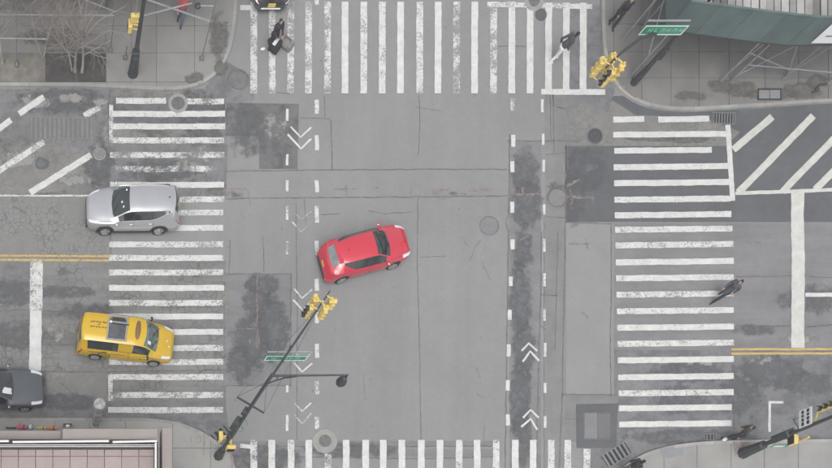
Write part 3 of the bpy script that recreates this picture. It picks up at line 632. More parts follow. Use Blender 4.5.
class Car:
    def __init__(s, name, label, cat, keys, spec, paint, loc, heading, group='vehicles on the crossing'):
        s.keys = sorted(keys); s.sp = spec; xs = [k[0] for k in s.keys]
        s.fn = [pchip(xs, [k[c] for k in s.keys]) for c in range(1, 6)]
        s.paint = MAT[paint]; s.x0, s.x1 = xs[0], xs[-1]
        s.root = tag(empty(name, loc, heading), label, cat, group)
        s.body(); s.wheels()
    def ring(s, x):
        w, belt, yr, zr, zt = [f(x) for f in s.fn]; sp = s.sp; zs = sp['sill']
        if x > sp['wheels'][0] + .45: zs += .03
        if x < sp['wheels'][1] - .45: zs += .06
        arch = False
        for xw in sp['wheels']:
            d = abs(x - xw); Ra = sp['rw'] + .055
            if d < Ra:
                za = math.sqrt(Ra*Ra - d*d) + sp['rw']
                if za > zs: zs = za
        z2 = max(sp['sill'] + .17, zs + .03); z3 = max(sp['mid'], zs + .06); z3 = min(z3, belt - .02); z2 = min(z2, z3 - .02); zs = min(zs, z2 - .02)
        k5 = 0.0
        if 'kick' in sp:
            a, b = sp['kick']
            if x < a: k5 = max(0, zr - belt - .04 - s.gl(x)) * min(1, ((a - x)/(a - b)))**1.3
        return s.pts(x, [(0, zs), (w*.93, zs), (w*.985, z2), (w, z3), (w - .018, belt), (w - .06 - (w - .06 - yr)*k5/max(.05, zr - belt)*.95, belt + .028 + s.gl(x) + k5), (yr, zr), (yr - .055, zr + (zt-zr)*.35), (yr*.5, zr + (zt-zr)*.86), (0, zt)])
    def pts(s, x, P): return P
    def gl(s, x): return s.sp.get('gl', .04) * min(1, max(0, (s.sp['wb'] - .1 - x)/.35)) * min(1, max(0, (x - s.sp['rb'] - .1)/.3))
    def warp(s, x, y, z):
        h = min(1, max(0, (z - .72)/.25)); q = (y/.9)**2
        if x > 0: return x - .20*q*h*min(1, x/.7)
        return x + .16*q*h*min(1, max(0, (-x - 1.0)/.8))
    def S(s, x, j, side=1):
        r = s.ring(x); i = min(int(j), 8); t = j - i
        y, z = r[i][0]*(1-t)+r[i+1][0]*t, r[i][1]*(1-t)+r[i+1][1]*t
        return Vector((s.warp(x, y, z), side*y, z))
    def N(s, x, j, side):
        e = .02; a = s.S(min(x+e, s.x1), j, side) - s.S(max(x-e, s.x0), j, side); b = s.S(x, min(j+.1, 9), side) - s.S(x, max(j-.1, 0), side)
        n = a.cross(b); 
        if n.length < 1e-8: return Vector((0, 0, 1))
        n.normalize(); c = s.S(x, j, side) - Vector((x*.75, 0, .6))
        return n if n.dot(c) > 0 else -n
    def body(s):
        sp = s.sp; bounds = sorted({s.x0, s.x1, sp['wb'], sp['wt'], sp['rt'], sp['rb'], *[v for p in sp['side'] for v in p], *[v for p in sp['doors'] for v in p]})
        xs = []
        for a, b in zip(bounds[:-1], bounds[1:]):
            n = max(1, int(math.ceil((b-a)/.055)))
            xs += [a + (b-a)*k/n for k in range(n)]
        xs.append(s.x1); parts = {}
        def cls(x, j, side):
            if j == 0: return 'underbody'
            if j >= 7 and sp['wt'] < x < sp['wb'] - .03: return 'windscreen'
            if j >= 7 and sp['rb'] < x < sp['rt']: return 'rear_window'
            if j == 5:
                for k, (a, b) in enumerate(sp['side']):
                    if a < x < b: return ('side_window', k, side)
                if sp.get('black_pillars', True) and sp['side'][-1][0] < x < sp['side'][0][1]: return ('window_pillar', 0, side)
            if 1 <= j <= 4:
                for k, (a, b) in enumerate(sp['doors']):
                    if a < x < b: return ('door', k, side)
            if j >= 5 and x > sp['wb'] - .03: return 'bonnet'
            return 'body'
        rings = [s.ring(x) for x in xs]
        for side in (1, -1):
            for i in range(len(xs)-1):
                for j in range(9):
                    c = cls((xs[i]+xs[i+1])/2, j, side); mb = parts.setdefault(c, MB())
                    q = [Vector((s.warp(xs[a], *rings[a][b_]), side*rings[a][b_][0], rings[a][b_][1])) for a, b_ in ((i, j), (i+1, j), (i+1, j+1), (i, j+1))]
                    if side == 1: q = q[::-1]
                    mb.add(q, [(0, 1, 2, 3)])
        for i, fl in ((0, 1), (len(xs)-1, 0)):
            pts = [Vector((s.warp(xs[i], y, z), y, z)) for y, z in rings[i]] + [Vector((s.warp(xs[i], y, z), -y, z)) for y, z in rings[i][-2:0:-1]]
            if fl: pts = pts[::-1]
            parts['body'].add(pts, [tuple(range(len(pts)))])
        s.obj = {}
        for c, mb in parts.items():
            nm = c if isinstance(c, str) else c[0]
            mat = {'underbody': MAT['trim'], 'windscreen': MAT[sp.get('glass', 'car_glass')], 'rear_window': MAT[sp.get('rglass', 'car_glass')], 'side_window': MAT['car_glass'], 'window_pillar': MAT['trim']}.get(nm, s.paint)
            o = mb.build(nm, mat, s.root)
            bm = bmesh.new(); bm.from_mesh(o.data); bmesh.ops.remove_doubles(bm, verts=bm.verts, dist=.0005); bm.to_mesh(o.data); bm.free()
            o.data.shade_smooth(); o.data.set_sharp_from_angle(angle=R(38)); s.obj[c] = o
        # shut lines
        for side in (1, -1):
            for k, (a, b) in enumerate(sp['doors']):
                for x in (a, b): s.seamline([(x, 1.2 + .4*t) for t in range(10)], side, s.obj[('door', k, side)])
                h = MB(); px = a + .16; p = s.S(px, 3.72, side); h.bbox(p + Vector((0, side*.012, 0)), (.17, .035, .028), .008); h.build('handle', sp.get('handle', s.paint), s.obj[('door', k, side)], True)
            s.seamline([(sp['wb'] + .02 + t*(s.x1 - .16 - sp['wb'])/8, 5.25) for t in range(9)], side, s.obj['bonnet'])
        # glass edge trims
        for side in (1, -1):
            a = min(p[0] for p in sp['side']); b = max(p[1] for p in sp['side'])
            s.seamline([(a + (b-a)*t/14, 4.98) for t in range(15)], side, s.root, 'belt_trim', .018, sp.get('belt', 'trim'))
            s.seamline([(a + (b-a)*t/14, 6.02) for t in range(15)], side, s.root, 'window_trim', .014, 'trim')
    def seamline(s, pj, side, parent, name='shut_line', w=.008, mat='trim'):
        P = [s.S(x, j, side) + s.N(x, j, side)*.004 for x, j in pj]
        MB().tube(P, w*.6, 4).build(name, MAT[mat], parent)
    def patch(s, x0, x1, j0, j1, side, name, mat, d=.006, parent=None, n=6, m=5):
        vs = [s.S(x0+(x1-x0)*a/n, j0+(j1-j0)*b/m, side) + s.N(x0+(x1-x0)*a/n, j0+(j1-j0)*b/m, side)*d for a in range(n+1) for b in range(m+1)]
        fs = [(a*(m+1)+b, (a+1)*(m+1)+b, (a+1)*(m+1)+b+1, a*(m+1)+b+1) for a in range(n) for b in range(m)]
        return mesh_obj(name, vs, fs, MAT[mat], parent or s.root, True)
    def wheels(s):
        sp = s.sp; rw = sp['rw']; W = max(k[1] for k in s.keys)
        for xw in sp['wheels']:
            for side in (1, -1):
                st = R(sp.get('steer', 0)) if xw > 0 else 0
                w = empty('wheel', (xw, side*(W - .115), rw), st, s.root); M = Matrix.Rotation(R(90), 3, 'X')
                prof = [(rw*.66, -.1), (rw*.93, -.105), (rw, -.075), (rw, .075), (rw*.93, .105), (rw*.66, .1)]
                MB().lathe(prof, n=24, M=M).build('tyre', MAT['rubber'], w, True, 50)
                m = MB(); yo = side*.108; m.lathe([(rw*.68, -.008), (rw*.66, .004)], (0, yo - side*.012, 0), n=20, M=M)
                MB().lathe([(rw*.62, 0), (rw*.62, .002)], (0, yo - side*.012 + side*.008, 0), n=20, M=M).build('wheel_well_disc', MAT['trim'], w)
                for k in range(sp.get('spokes', 5)):
                    a = 2*math.pi*k/sp.get('spokes', 5); Mr = Matrix.Rotation(a, 3, 'Y')
                    m.box(Mr @ Vector((0, 0, rw*.33)) + Vector((0, yo + side*.004, 0)), (rw*.2, .012, rw*.62), M=Mr)
                m.lathe([(rw*.16, -.008), (rw*.14, .01)], (0, yo, 0), n=10, M=M); m.lathe([(rw*.68, -.006), (rw*.68, .006), (rw*.6, .006), (rw*.6, -.006)], (0, yo + side*.002, 0), n=20, M=M, cap=False)
                m.build('rim', MAT['alloy'], w)
    def mirrors(s, x, z, mat=None, out=.17):
        for side in (1, -1):
            y = s.S(x, 4.6, side).y; m = MB(); m.ell((x, y + side*out*.75, z), (.075, .11, .075), 10, 8); m.tube([(x, y, z - .06), (x, y + side*out*.6, z - .03)], .025, 6)
            o = m.build('mirror', mat or s.paint, s.root, True); MB().ell((x - .05, y + side*out*.75, z), (.035, .085, .055), 8, 6).build('mirror_glass', MAT['chrome'], o, True)
    def wipers(s, xb, xm):
        for y0, y1 in ((.55, .05), (-.05, -.5)):
            def P(x, y):
                r = s.ring(x); j = 7.0
                for q in range(20):
                    p = s.S(x, 7 + q*.1, 1)
                    if p.y <= abs(y): j = 7 + q*.1; break
                p = s.S(x, j, 1 if y > 0 else -1); return Vector((x, y, p.z + .015))
            MB().tube([P(xb, y0), P(xm, y1)], .009, 5).build('wiper', MAT['trim'], s.root)
# red hatchback -------------------------------------------------------
K = [(2.18,.48,.56,.38,.58,.60),(2.11,.64,.67,.46,.69,.71),(1.96,.77,.75,.54,.78,.80),(1.60,.88,.85,.6,.89,.92),(1.26,.905,.905,.64,.97,1.00),(1.07,.91,.93,.70,1.01,1.04),(.22,.915,.96,.62,1.36,1.42),(-.3,.915,.98,.62,1.40,1.47),(-1.0,.915,1.01,.60,1.38,1.455),(-1.66,.90,1.05,.55,1.30,1.385),(-2.03,.85,1.03,.58,1.06,1.10),(-2.12,.80,.92,.56,.95,.97),(-2.18,.73,.62,.5,.63,.64)]
SP = dict(sill=.22, mid=.62, rw=.315, wheels=(1.30,-1.345), wb=1.07, wt=.24, rt=-1.66, rb=-2.0, side=[(-.02,.86),(-.86,-.07),(-1.50,-.90)], doors=[(-.05,1.05),(-.98,-.05)], glass='car_glass', rglass='car_glass_grey_reflection', steer=-6, kick=(-.75,-1.5))
red = Car('red_hatchback', 'shiny red hatchback crossing the middle of the junction', 'car', K, SP, 'paint_red', (gx(360.5), gy(259.5), 0), R(15.5))
for sd_ in (1, -1):
    red.patch(1.70, 2.10, 4.1, 5.5, sd_, 'headlight', 'lamp_clear'); red.patch(-2.15, -1.93, 3.2, 4.9, sd_, 'tail_light', 'lamp_red')
red.mirrors(.80, 1.02); red.wipers(1.02, .70)
m = MB(); m.bbox((2.17, 0, .40), (.04, 1.0, .16), .01); m.build('grille', MAT['trim'], red.root); MB().box((-2.195, 0, .72), (.012, .32, .16)).build('number_plate', MAT['plate'], red.root)
m = MB(); m.bbox((-1.60, 0, 1.385), (.22, 1.06, .03), .01); m.build('roof_spoiler', MAT['paint_red'], red.root)
MB().tube([(-1.1, 0, 1.44), (-1.18, 0, 1.50)], .018, 6).build('antenna', MAT['trim'], red.root)
m = MB(); m.bbox((-2.165, 0, .36), (.06, 1.2, .16), .02); m.build('rear_bumper_insert', MAT['trim'], red.root)
# silver SUV ----------------------------------------------------------
K = [(2.30,.50,.68,.40,.70,.72),(2.21,.68,.81,.48,.84,.86),(2.02,.81,.91,.56,.95,.97),(1.6,.895,.99,.62,1.05,1.08),(1.32,.92,1.035,.66,1.09,1.12),(1.14,.925,1.055,.71,1.14,1.17),(.25,.93,1.09,.64,1.54,1.61),(-.3,.93,1.11,.65,1.59,1.675),(-1.2,.925,1.13,.64,1.58,1.665),(-1.98,.91,1.17,.61,1.50,1.58),(-2.19,.87,1.13,.61,1.17,1.21),(-2.25,.84,.98,.58,1.0,1.02),(-2.30,.76,.68,.5,.69,.70)]
SP = dict(sill=.27, mid=.72, rw=.36, wheels=(1.36,-1.30), wb=1.14, wt=.27, rt=-1.99, rb=-2.17, side=[(.06,.92),(-.86,.01),(-1.78,-.90)], doors=[(.03,1.10),(-.96,.03)], glass='car_glass', belt='chrome', spokes=5, kick=(-.8,-1.78), gl=.08)
suv = Car('silver_suv', 'silver sport utility car facing left over the left crosswalk', 'car', K, SP, 'paint_silver', (gx(131.5), gy(217.5), 0), R(180.5))
for sd_ in (1, -1):
    suv.patch(1.82, 2.22, 4.0, 5.4, sd_, 'headlight', 'lamp_clear'); suv.patch(-2.27, -2.16, 3.5, 4.5, sd_, 'tail_light', 'lamp_red')
    suv.seamline([(-1.7 + 2.0*t/14, 6.6) for t in range(15)], sd_, suv.root, 'roof_rail', .035, 'chrome')
    MB().bbox((0.03, sd_*.895, .335), (1.86, .06, .13), .02).build('sill_cladding', MAT['trim'], suv.root)
    for xw in (1.36, -1.30): MB().tube([Vector((xw + .425*math.cos(t), sd_*.925, .36 + .425*math.sin(t))) for t in [R(-5 + 19*k) for k in range(11)]], .03, 6).build('arch_cladding', MAT['trim'], suv.root, True)
suv.mirrors(.86, 1.16, MAT['paint_silver']); suv.wipers(1.09, .76)
m = MB(); m.bbox((2.295, 0, .58), (.05, 1.1, .24), .02); m.build('grille', MAT['trim'], suv.root); m = MB(); m.bbox((2.27, 0, .36), (.08, 1.3, .14), .02); m.build('lower_grille', MAT['trim'], suv.root)
MB().box((-2.31, 0, .85), (.012, .32, .16)).build('number_plate', MAT['plate'], suv.root); MB().tube([(-1.6, 0, 1.62), (-1.7, 0, 1.68)], .022, 6).build('antenna', MAT['trim'], suv.root)
for y, x in ((.35, .55), (-.42, .40), (.1, .62)): MB().box((x, y, suv.S(x, 8, 1).z + .02), (.07, .09, .006), M=Matrix.Rotation(R(28), 3, 'Y')).build('windscreen_sticker', MAT['sign_white'], suv.root)
# yellow taxi van -----------------------------------------------------
K = [(2.36,.56,.58,.42,.60,.62),(2.27,.70,.76,.5,.79,.81),(2.05,.79,.88,.55,.93,.95),(1.78,.84,.98,.62,1.06,1.10),(1.60,.85,1.02,.68,1.13,1.17),(.88,.86,1.08,.67,1.66,1.75),(.3,.865,1.10,.68,1.74,1.835),(-1.2,.865,1.10,.68,1.75,1.86),(-2.10,.86,1.10,.67,1.73,1.83),(-2.27,.85,1.08,.66,1.62,1.70),(-2.34,.83,1.04,.64,1.10,1.12),(-2.37,.80,.70,.6,.71,.72)]
SP = dict(sill=.24, mid=.68, rw=.315, wheels=(1.50,-1.425), wb=1.60, wt=.90, rt=-2.26, rb=-2.335, side=[(.42,1.30),(-1.98,-.38)], doors=[(.25,1.50),(-.95,.2)], glass='car_glass_green_reflection', spokes=8, black_pillars=False)
taxi = Car('yellow_taxi_van', 'yellow taxi van with roof hatch waiting on the left crosswalk', 'taxi', K, SP, 'paint_taxi', (gx(124.5), gy(346.5), 0), R(-6.5))
for sd_ in (1, -1):
    taxi.patch(1.92, 2.26, 4.0, 5.4, sd_, 'headlight', 'lamp_clear'); taxi.patch(-2.34, -2.22, 2.6, 4.6, sd_, 'tail_light', 'lamp_red')
    taxi.seamline([(-1.9 + 1.9*t/14, 3.6) for t in range(15)], sd_, taxi.root, 'door_rail', .02)
    # emblem ring and strokes on the sliding door
    cx, cj = -1.02, 3.0
    P = [taxi.S(cx + .30*math.cos(a), 3.05 + .78*math.sin(a), sd_) + Vector((0, sd_*.006, 0)) for a in [2*math.pi*k/20 for k in range(21)]]
    em = MB().tube(P, .022, 4).build('emblem', MAT['trim'], taxi.root)
    for dx in (-.12, 0, .12): MB().tube([taxi.S(cx + dx, 2.75, sd_) + Vector((0, sd_*.006, 0)), taxi.S(cx + dx + .03, 3.35, sd_) + Vector((0, sd_*.006, 0))], .02, 4).build('emblem_stroke', MAT['trim'], em)
    for dx in (.75, .95, 1.1): MB().tube([taxi.S(dx, 3.1, sd_) + Vector((0, sd_*.006, 0)), taxi.S(dx + .09, 3.1, sd_) + Vector((0, sd_*.006, 0))], .018, 4).build('door_lettering', MAT['trim'], taxi.root)
taxi.mirrors(1.10, 1.15, MAT['trim'], .2); taxi.wipers(1.55, 1.28)
hz_ = 1.855
rh = MB(); rh.bbox((-.26, -.06, hz_), (.80, 1.0, .05), .015); rh = rh.build('roof_hatch', pbr('hatch_glass', (0.085, 0.09, 0.095), 0.12, var=.3, scale=3.0), taxi.root)
m = MB()
for y in (-.56, .26, .56): m.bbox((-.26, y, hz_ + .03), (1.0, .07, .05), .012)
for x in (-.70, .18): m.bbox((x, 0, hz_ + .032), (.07, 1.2, .045), .012)
m.build('hatch_frame', MAT['galvanised'], rh); MB().bbox((-.24, .41, hz_ + .035), (.62, .16, .03), .01).build('hatch_panel', MAT['trim'], rh); MB().bbox((-.2, .19, hz_ + .05), (.95, .05, .04), .01).build('hatch_bar', MAT['trim'], rh); MB().ell((-.60, .24, hz_ + .08), (.07, .07, .05)).build('hatch_knob', MAT['sign_white'], rh, True)
rl = MB(); rl.ell((.46, .03, 1.825), (.13, .46, .10), 16, 10); rl.build('roof_light', MAT['stain_brown_solid'] if 'stain_brown_solid' in MAT else pbr('roof_lamp', (0.17, 0.10, 0.045), 0.35, var=.1), taxi.root, True)
dots = [(-1.62,.18),(-1.5,.2),(-1.35,.2),(-1.22,.19),(-1.05,.2),(-.95,.19),(-1.62,-.05),(-1.5,-.04),(-1.35,-.05),(-1.25,.07),(-1.22,-.05),(-1.05,-.04),(-.92,-.05)]
rh.location.x = -.28
for x, y in [(a - .18, b) for a, b in dots]: MB().box((x, y, taxi.S(x, 8.6, 1).z + .012), (.10, .06, .006)).build('roof_number', MAT['roof_lamp'], taxi.root)
m = MB(); m.bbox((2.35, 0, .5), (.05, 1.0, .2), .02); m.build('grille', MAT['trim'], taxi.root); MB().box((-2.385, 0, .62), (.012, .32, .16)).build('number_plate', MAT['plate'], taxi.root)
MB().box((1.08, -.42, taxi.S(1.08, 7.6, 1).z + .02), (.22, .16, .006), M=Matrix.Rotation(R(38), 3, 'Y')).build('windscreen_sticker', MAT['sign_white'], taxi.root)
MB().tube([(.4, -.3, 1.84), (.36, -.3, 1.90)], .015, 6).build('antenna', MAT['trim'], taxi.root)
m = MB(); m.bbox((-2.36, 0, .42), (.08, 1.4, .18), .02); m.build('rear_bumper', MAT['trim'], taxi.root)
for x, y in ((1.98, .05), (2.12, -.18)): MB().box((x, y, taxi.S(x, 8.8, 1).z + .008), (.06, .06, .006)).build('bonnet_number', MAT['sign_white'], taxi.root)
# graphite saloon -----------------------------------------------------
K = [(2.36,.62,.58,.48,.60,.62),(2.28,.74,.68,.52,.70,.72),(2.05,.84,.76,.58,.79,.81),(1.6,.90,.84,.62,.88,.90),(1.1,.915,.89,.66,.94,.96),(.92,.92,.91,.72,.97,.99),(.10,.92,.95,.60,1.33,1.39),(-.4,.92,.97,.60,1.36,1.44),(-.9,.915,.98,.58,1.33,1.40),(-1.55,.91,.98,.66,1.01,1.04),(-2.1,.87,.96,.62,1.0,1.02),(-2.28,.82,.88,.58,.90,.92),(-2.36,.74,.6,.5,.61,.62)]
SP = dict(sill=.21, mid=.60, rw=.325, wheels=(1.40,-1.38), wb=.92, wt=.12, rt=-.92, rb=-1.5, side=[(-.05,.68),(-1.0,-.13)], doors=[(-.09,.92),(-1.05,-.09)], glass='car_glass', steer=0)
sal = Car('graphite_saloon', 'dark graphite saloon car entering from the left edge', 'car', K, SP, 'paint_graphite', (gx(-3.5), gy(394.5), 0), R(1.0))
for sd_ in (1, -1):
    sal.patch(1.80, 2.26, 4.1, 5.5, sd_, 'headlight', 'lamp_clear'); sal.patch(-2.32, -2.02, 3.4, 5.2, sd_, 'tail_light', 'lamp_red')
sal.mirrors(.66, 1.0); sal.wipers(.88, .6)
m = MB(); m.bbox((2.345, 0, .48), (.06, 1.15, .22), .02); m.build('grille', MAT['trim'], sal.root); MB().box((2.385, 0, .44), (.012, .32, .15)).build('number_plate', MAT['plate'], sal.root)
MB().box((.55, -.28, sal.S(.55, 7.9, 1).z + .012), (.50, .30, .006), M=Matrix.Rotation(R(27), 3, 'Y')).build('sun_shade', MAT['sign_white'], sal.root)
# black car at the top edge -------------------------------------------
K = [(2.30,.60,.68,.46,.70,.72),(2.21,.75,.81,.5,.84,.86),(2.02,.84,.91,.56,.95,.97),(1.6,.90,.99,.62,1.05,1.08),(1.22,.92,1.035,.66,1.10,1.13),(1.0,.925,1.055,.71,1.15,1.18),(.25,.93,1.09,.64,1.44,1.50),(-.3,.93,1.11,.65,1.46,1.54),(-1.2,.925,1.13,.64,1.42,1.50),(-1.70,.91,1.12,.61,1.34,1.41),(-2.02,.87,1.06,.60,1.09,1.12),(-2.16,.80,.90,.56,.92,.94),(-2.26,.62,.60,.45,.61,.62)]
SP = dict(sill=.24, mid=.66, rw=.34, wheels=(1.36,-1.30), wb=1.0, wt=.27, rt=-1.71, rb=-2.0, side=[(.06,.74),(-.86,-.02),(-1.45,-.94)], doors=[(-.02,1.0),(-.96,-.02)])
blk = Car('black_car', 'black car with yellow number plate cut off by the top edge', 'car', K, SP, 'paint_black', (gx(268.5), gy(-30), 0), R(90))
for sd_ in (1, -1):
    blk.patch(1.82, 2.22, 4.0, 5.4, sd_, 'headlight', 'lamp_clear'); blk.patch(-2.2, -1.95, 3.6, 5.2, sd_, 'tail_light', 'lamp_red')
    blk.seamline([(-2.235 + .16*t/8, 3.4) for t in range(9)], sd_, blk.root, 'bumper_trim', .05, 'chrome')
blk.mirrors(.78, 1.12)
MB().box((-2.285, 0, .62), (.03, .36, .20)).build('number_plate', MAT['plate'], blk.root)
m = MB(); m.bbox((-2.25, 0, .40), (.10, 1.0, .09), .03); m.build('rear_bumper', MAT['chrome'], blk.root); m = MB(); m.bbox((-2.10, 0, .99), (.08, 1.1, .05), .02); m.build('boot_trim', MAT['chrome'], blk.root)
# ================================================================== signal poles
def rotz(v, a): c, s_ = math.cos(a), math.sin(a); return Vector((v[0]*c - v[1]*s_, v[0]*s_ + v[1]*c, v[2] if len(v) > 2 else 0))
pbr('lens_red', (0.25, 0.02, 0.02), 0.3, var=0); pbr('lens_amber', (0.35, 0.18, 0.02), 0.3, var=0); pbr('lens_green', (0.02, 0.16, 0.10), 0.3, var=0)
def signal_head(parent, c, a, n=3, s=.285):
    """three-lens head, centre c (local), facing direction a"""
    hd = MB(); H_ = n * s
    for k in range(n):
        hd.bbox(Vector(c) + Vector((0, 0, (n-1)*s/2 - k*s)), (s*.62, s*.96, s*.985), .03, rz=a)
    hd.lathe([(.05, 0), (.05, .12)], Vector(c) + Vector((0, 0, H_/2 - .01)), n=8)
    o = hd.build('signal_head', MAT['signal_yellow'], parent, False)
    for k in range(n):
        p = Vector(c) + Vector((0, 0, (n-1)*s/2 - k*s)) + rotz((s*.33, 0, 0), a)
        M = Matrix.Rotation(a, 3, 'Z') @ Matrix.Rotation(R(90), 3, 'Y')
        r = s*.40; vs = []; fs = []; m_ = 12
        for i in range(m_ + 1):
            t = R(-30) + R(240) * i / m_
            d0 = Vector((0, math.cos(t)*r, math.sin(t)*r)); L_ = .17 * (1 if math.sin(t) > 0 else .6)
            for q, rr in ((0, r), (L_, r), (L_, r*.9), (0, r*.9)):
                vs.append(p + rotz((q, math.cos(t)*rr, math.sin(t)*rr), a))
        for i in range(m_):
            for q in range(3): fs.append((i*4+q, i*4+4+q, i*4+5+q, i*4+1+q))
        mesh_obj('visor', vs, fs, MAT['black' if abs(math.cos(a) + 1) < .1 else 'signal_yellow'], o)
        MB().lathe([(r*.88, -.005), (r*.6, .02), (.005, .03)], p, n=12, M=M).build('lens', MAT[['lens_red', 'lens_amber', 'lens_green'][k % 3]], o, True)
    return o
def ped_signal(parent, c, a, arm):
    o = MB().bbox(c, (.20, .42, .42), .025, rz=a).build('pedestrian_signal', MAT['signal_yellow'], parent)
    MB().box(Vector(c) + rotz((.105, 0, 0), a), (.012, .36, .36), rz=a).build('display', MAT['black'], o)
    MB().tube([Vector(c) + Vector((0, 0, .12)), Vector(arm) + Vector((0, 0, .12))], .035, 6).build('bracket', MAT['signal_yellow'], o)
    MB().tube([Vector(c) - Vector((0, 0, .14)), Vector(arm) - Vector((0, 0, .14))], .035, 6).build('bracket', MAT['signal_yellow'], o)
    return o
def octa_pole(root, h, base_r=.23, base_h=.95):
    MB().lathe([(base_r*1.08, 0), (base_r*1.08, .08), (base_r, .12), (base_r*.78, base_h), (.14, base_h + .08)], n=8).build('base', MAT['pole_dark'], root)
    MB().lathe([(.115, base_h + .06), (.06, h)], n=8).build('shaft', MAT['pole_dark'], root)
def street_sign(root, c, L_, h, seed, top=True, mat='sign_green', a=0.0, tilt=0.0):
    """blade facing south, with white border and worn lettering"""
    rnd = random.Random(seed); c = Vector(c); M = Matrix.Rotation(a, 3, 'Z')
    o = MB().box(c, (L_, .03, h), M=M).build('street_sign', MAT[mat], root)
    m = MB(); y = -.018
    for s_ in (-1, 1): m.box(c + M @ Vector((0, y, s_*(h/2 - .025))), (L_, .008, .05), M=M); m.box(c + M @ Vector((s_*(L_/2 - .025), y, 0)), (.05, .008, h - .1), M=M)
    m.build('border', MAT['sign_white'], o)
    x = -L_/2 + .3
    while x < L_/2 - .22:
        hh = h*.42; k = rnd.random()
        if k < .75:
            ml = MB(); lw = .05
            ml.box(c + M @ Vector((x, y, 0)), (lw, .008, hh), M=M)
            if rnd.random() < .6: ml.box(c + M @ Vector((x + .13, y, 0)), (lw, .008, hh), M=M)
            ml.box(c + M @ Vector((x + .075, y - .001, rnd.choice((-1, 0, 1))*(hh/2 - .03))), (.16, .008, .05), M=M)
            ml.build('lettering', MAT['sign_letter'], o)
        x += .27
    if top: MB().box(c + Vector((0, .12, h/2 + .10)), (L_*.98, .06, .05), M=M).build('hanger_rail', MAT['galvanised'], o)
    return o
def guy(root, a, b, r=.008): MB().tube([a, b], r, 4).build('guy_wire', MAT['wire'], root)
# lower left pole: mast arm with four heads, lamp arm
B = Vector((gx(218), gy(457), SZ))
p = tag(empty('signal_pole', B), 'dark lamp and signal pole at the lower left corner with long mast arm', 'signal pole', 'signal poles on the corners')
def loc(px, py, z): return at(px, py, z) - B
octa_pole(p, 9.9)
tip = loc(330, 291, 6.1); root_a = Vector((0, 0, 5.3)); midp = root_a.lerp(tip, .5) + Vector((0, 0, .22))
MB().tube([root_a, root_a.lerp(tip, .25) + Vector((0, 0, .14)), midp, root_a.lerp(tip, .8) + Vector((0, 0, .1)), tip], [.065, .06, .052, .042, .03], 8).build('mast_arm', MAT['pole_dark'], p, True)
d_ = Vector((tip.x, tip.y, 0)).normalized(); n_ = Vector((-d_.y, d_.x, 0)); ang = math.atan2(d_.y, d_.x)
cr = tip - d_*.55
for off, al, fa in ((n_, -.55, R(180)), (n_, -.05, R(90)), (-n_, -.10, R(-90)), (-n_, .42, R(0))):
    c = cr + off*.27 + d_*al*.75 + Vector((0, 0, -.48)); signal_head(p, c, fa)
    MB().tube([c + Vector((0, 0, .45)), Vector((cr.x, cr.y, c.z + .49)) + d_*al*.75], .028, 6).build('hanger', MAT['signal_yellow'], p)
    MB().tube([c - Vector((0, 0, .42)), Vector((cr.x, cr.y, c.z - .4)) + d_*al*.75], .025, 6).build('hanger', MAT['signal_yellow'], p)
MB().tube([cr + Vector((0, 0, .05)), cr - Vector((0, 0, .95))], .04, 8).build('hanger', MAT['signal_yellow'], p)
cb = loc(250.5, 404.5, 6.3); ca, cc = loc(237, 397, 6.3), loc(264, 413, 6.3)
MB().tube([ca, cc], .045, 6).build('cross_bar', MAT['pole_dark'], p); MB().tube([cb, Vector((0, 0, 6.3))], .04, 6).build('cross_bar_bracket', MAT['pole_dark'], p)
far = root_a.lerp(tip, .55)
for e in (ca, cc): guy(p, e, root_a.lerp(tip, .9)); guy(p, e, Vector((0, 0, 9.2)))
guy(p, Vector((0, 0, 8.6)), root_a.lerp(tip, .7), .014)
for z, s_, o_ in ((4.35, (.38, .30, .9), .26), (2.9, (.26, .22, .5), .2), (5.9, (.28, .24, .4), .16)):
    MB().bbox(Vector((-o_*.5, o_*.2, z)), s_, .03, rz=ang).build('control_box', MAT['pole_dark'], p)
lt = loc(348, 375, 9.75)
MB().tube([Vector((0, 0, 9.75)), lt], [.05, .035], 8).build('lamp_arm', MAT['pole_dark'], p)
Pm = [Vector((0, 0, 8.9)), Vector((.25, 0, 9.25)), Vector((.6, 0, 9.55)), Vector((1.05, 0, 9.7))]
MB().tube(Pm, .03, 6).build('lamp_bracket', MAT['pole_dark'], p, True)
for k in (.3, .55, .8): MB().tube([Vector((k, 0, 9.75)), Vector((k, 0, 9.32 + k*.38))], .02, 5).build('lamp_bracket', MAT['pole_dark'], p)
lp = MB().lathe([(.03, .45), (.09, .42), (.11, .25), (.19, .12), (.21, .0), (.17, -.12), (.06, -.2)], lt + Vector((-.05, -.02, -.62)), n=16).build('lamp_head', MAT['pole_dark'], p, True)
MB().tube([lt, lt + Vector((-.05, -.02, -.2))], .03, 6).build('lamp_hook', MAT['pole_dark'], lp)
sg = loc(286, 358, 5.15)
street_sign(p, sg, 1.85, .46, 3)
mb = root_a.lerp(tip, .58)
MB().tube([sg + Vector((0, .05, .2)), Vector((sg.x, mb.y, mb.z))], .02, 5).build('sign_bracket', MAT['pole_dark'], p)
ped_signal(p, Vector((-.50, .02, 2.75)), R(180), Vector((0, 0, 2.75))); ped_signal(p, Vector((.02, -.46, 2.6)), R(-90), Vector((0, 0, 2.6)))
m = MB().box(Vector((.05, .2, 3.35)), (.75, .025, .20)).build('name_sign', MAT['sign_green'], p); MB().box(Vector((.05, .185, 3.35)), (.6, .012, .07)).build('lettering', MAT['sign_white'], m)
th = [Vector((.32*math.cos(t), .32*math.sin(t) - .1, 4.6 + .2*math.sin(t*.5))) for t in [R(12*k) for k in range(26)]]
MB().tube(th, .008, 4, cap=False).build('cable_loop', MAT['wire'], p)
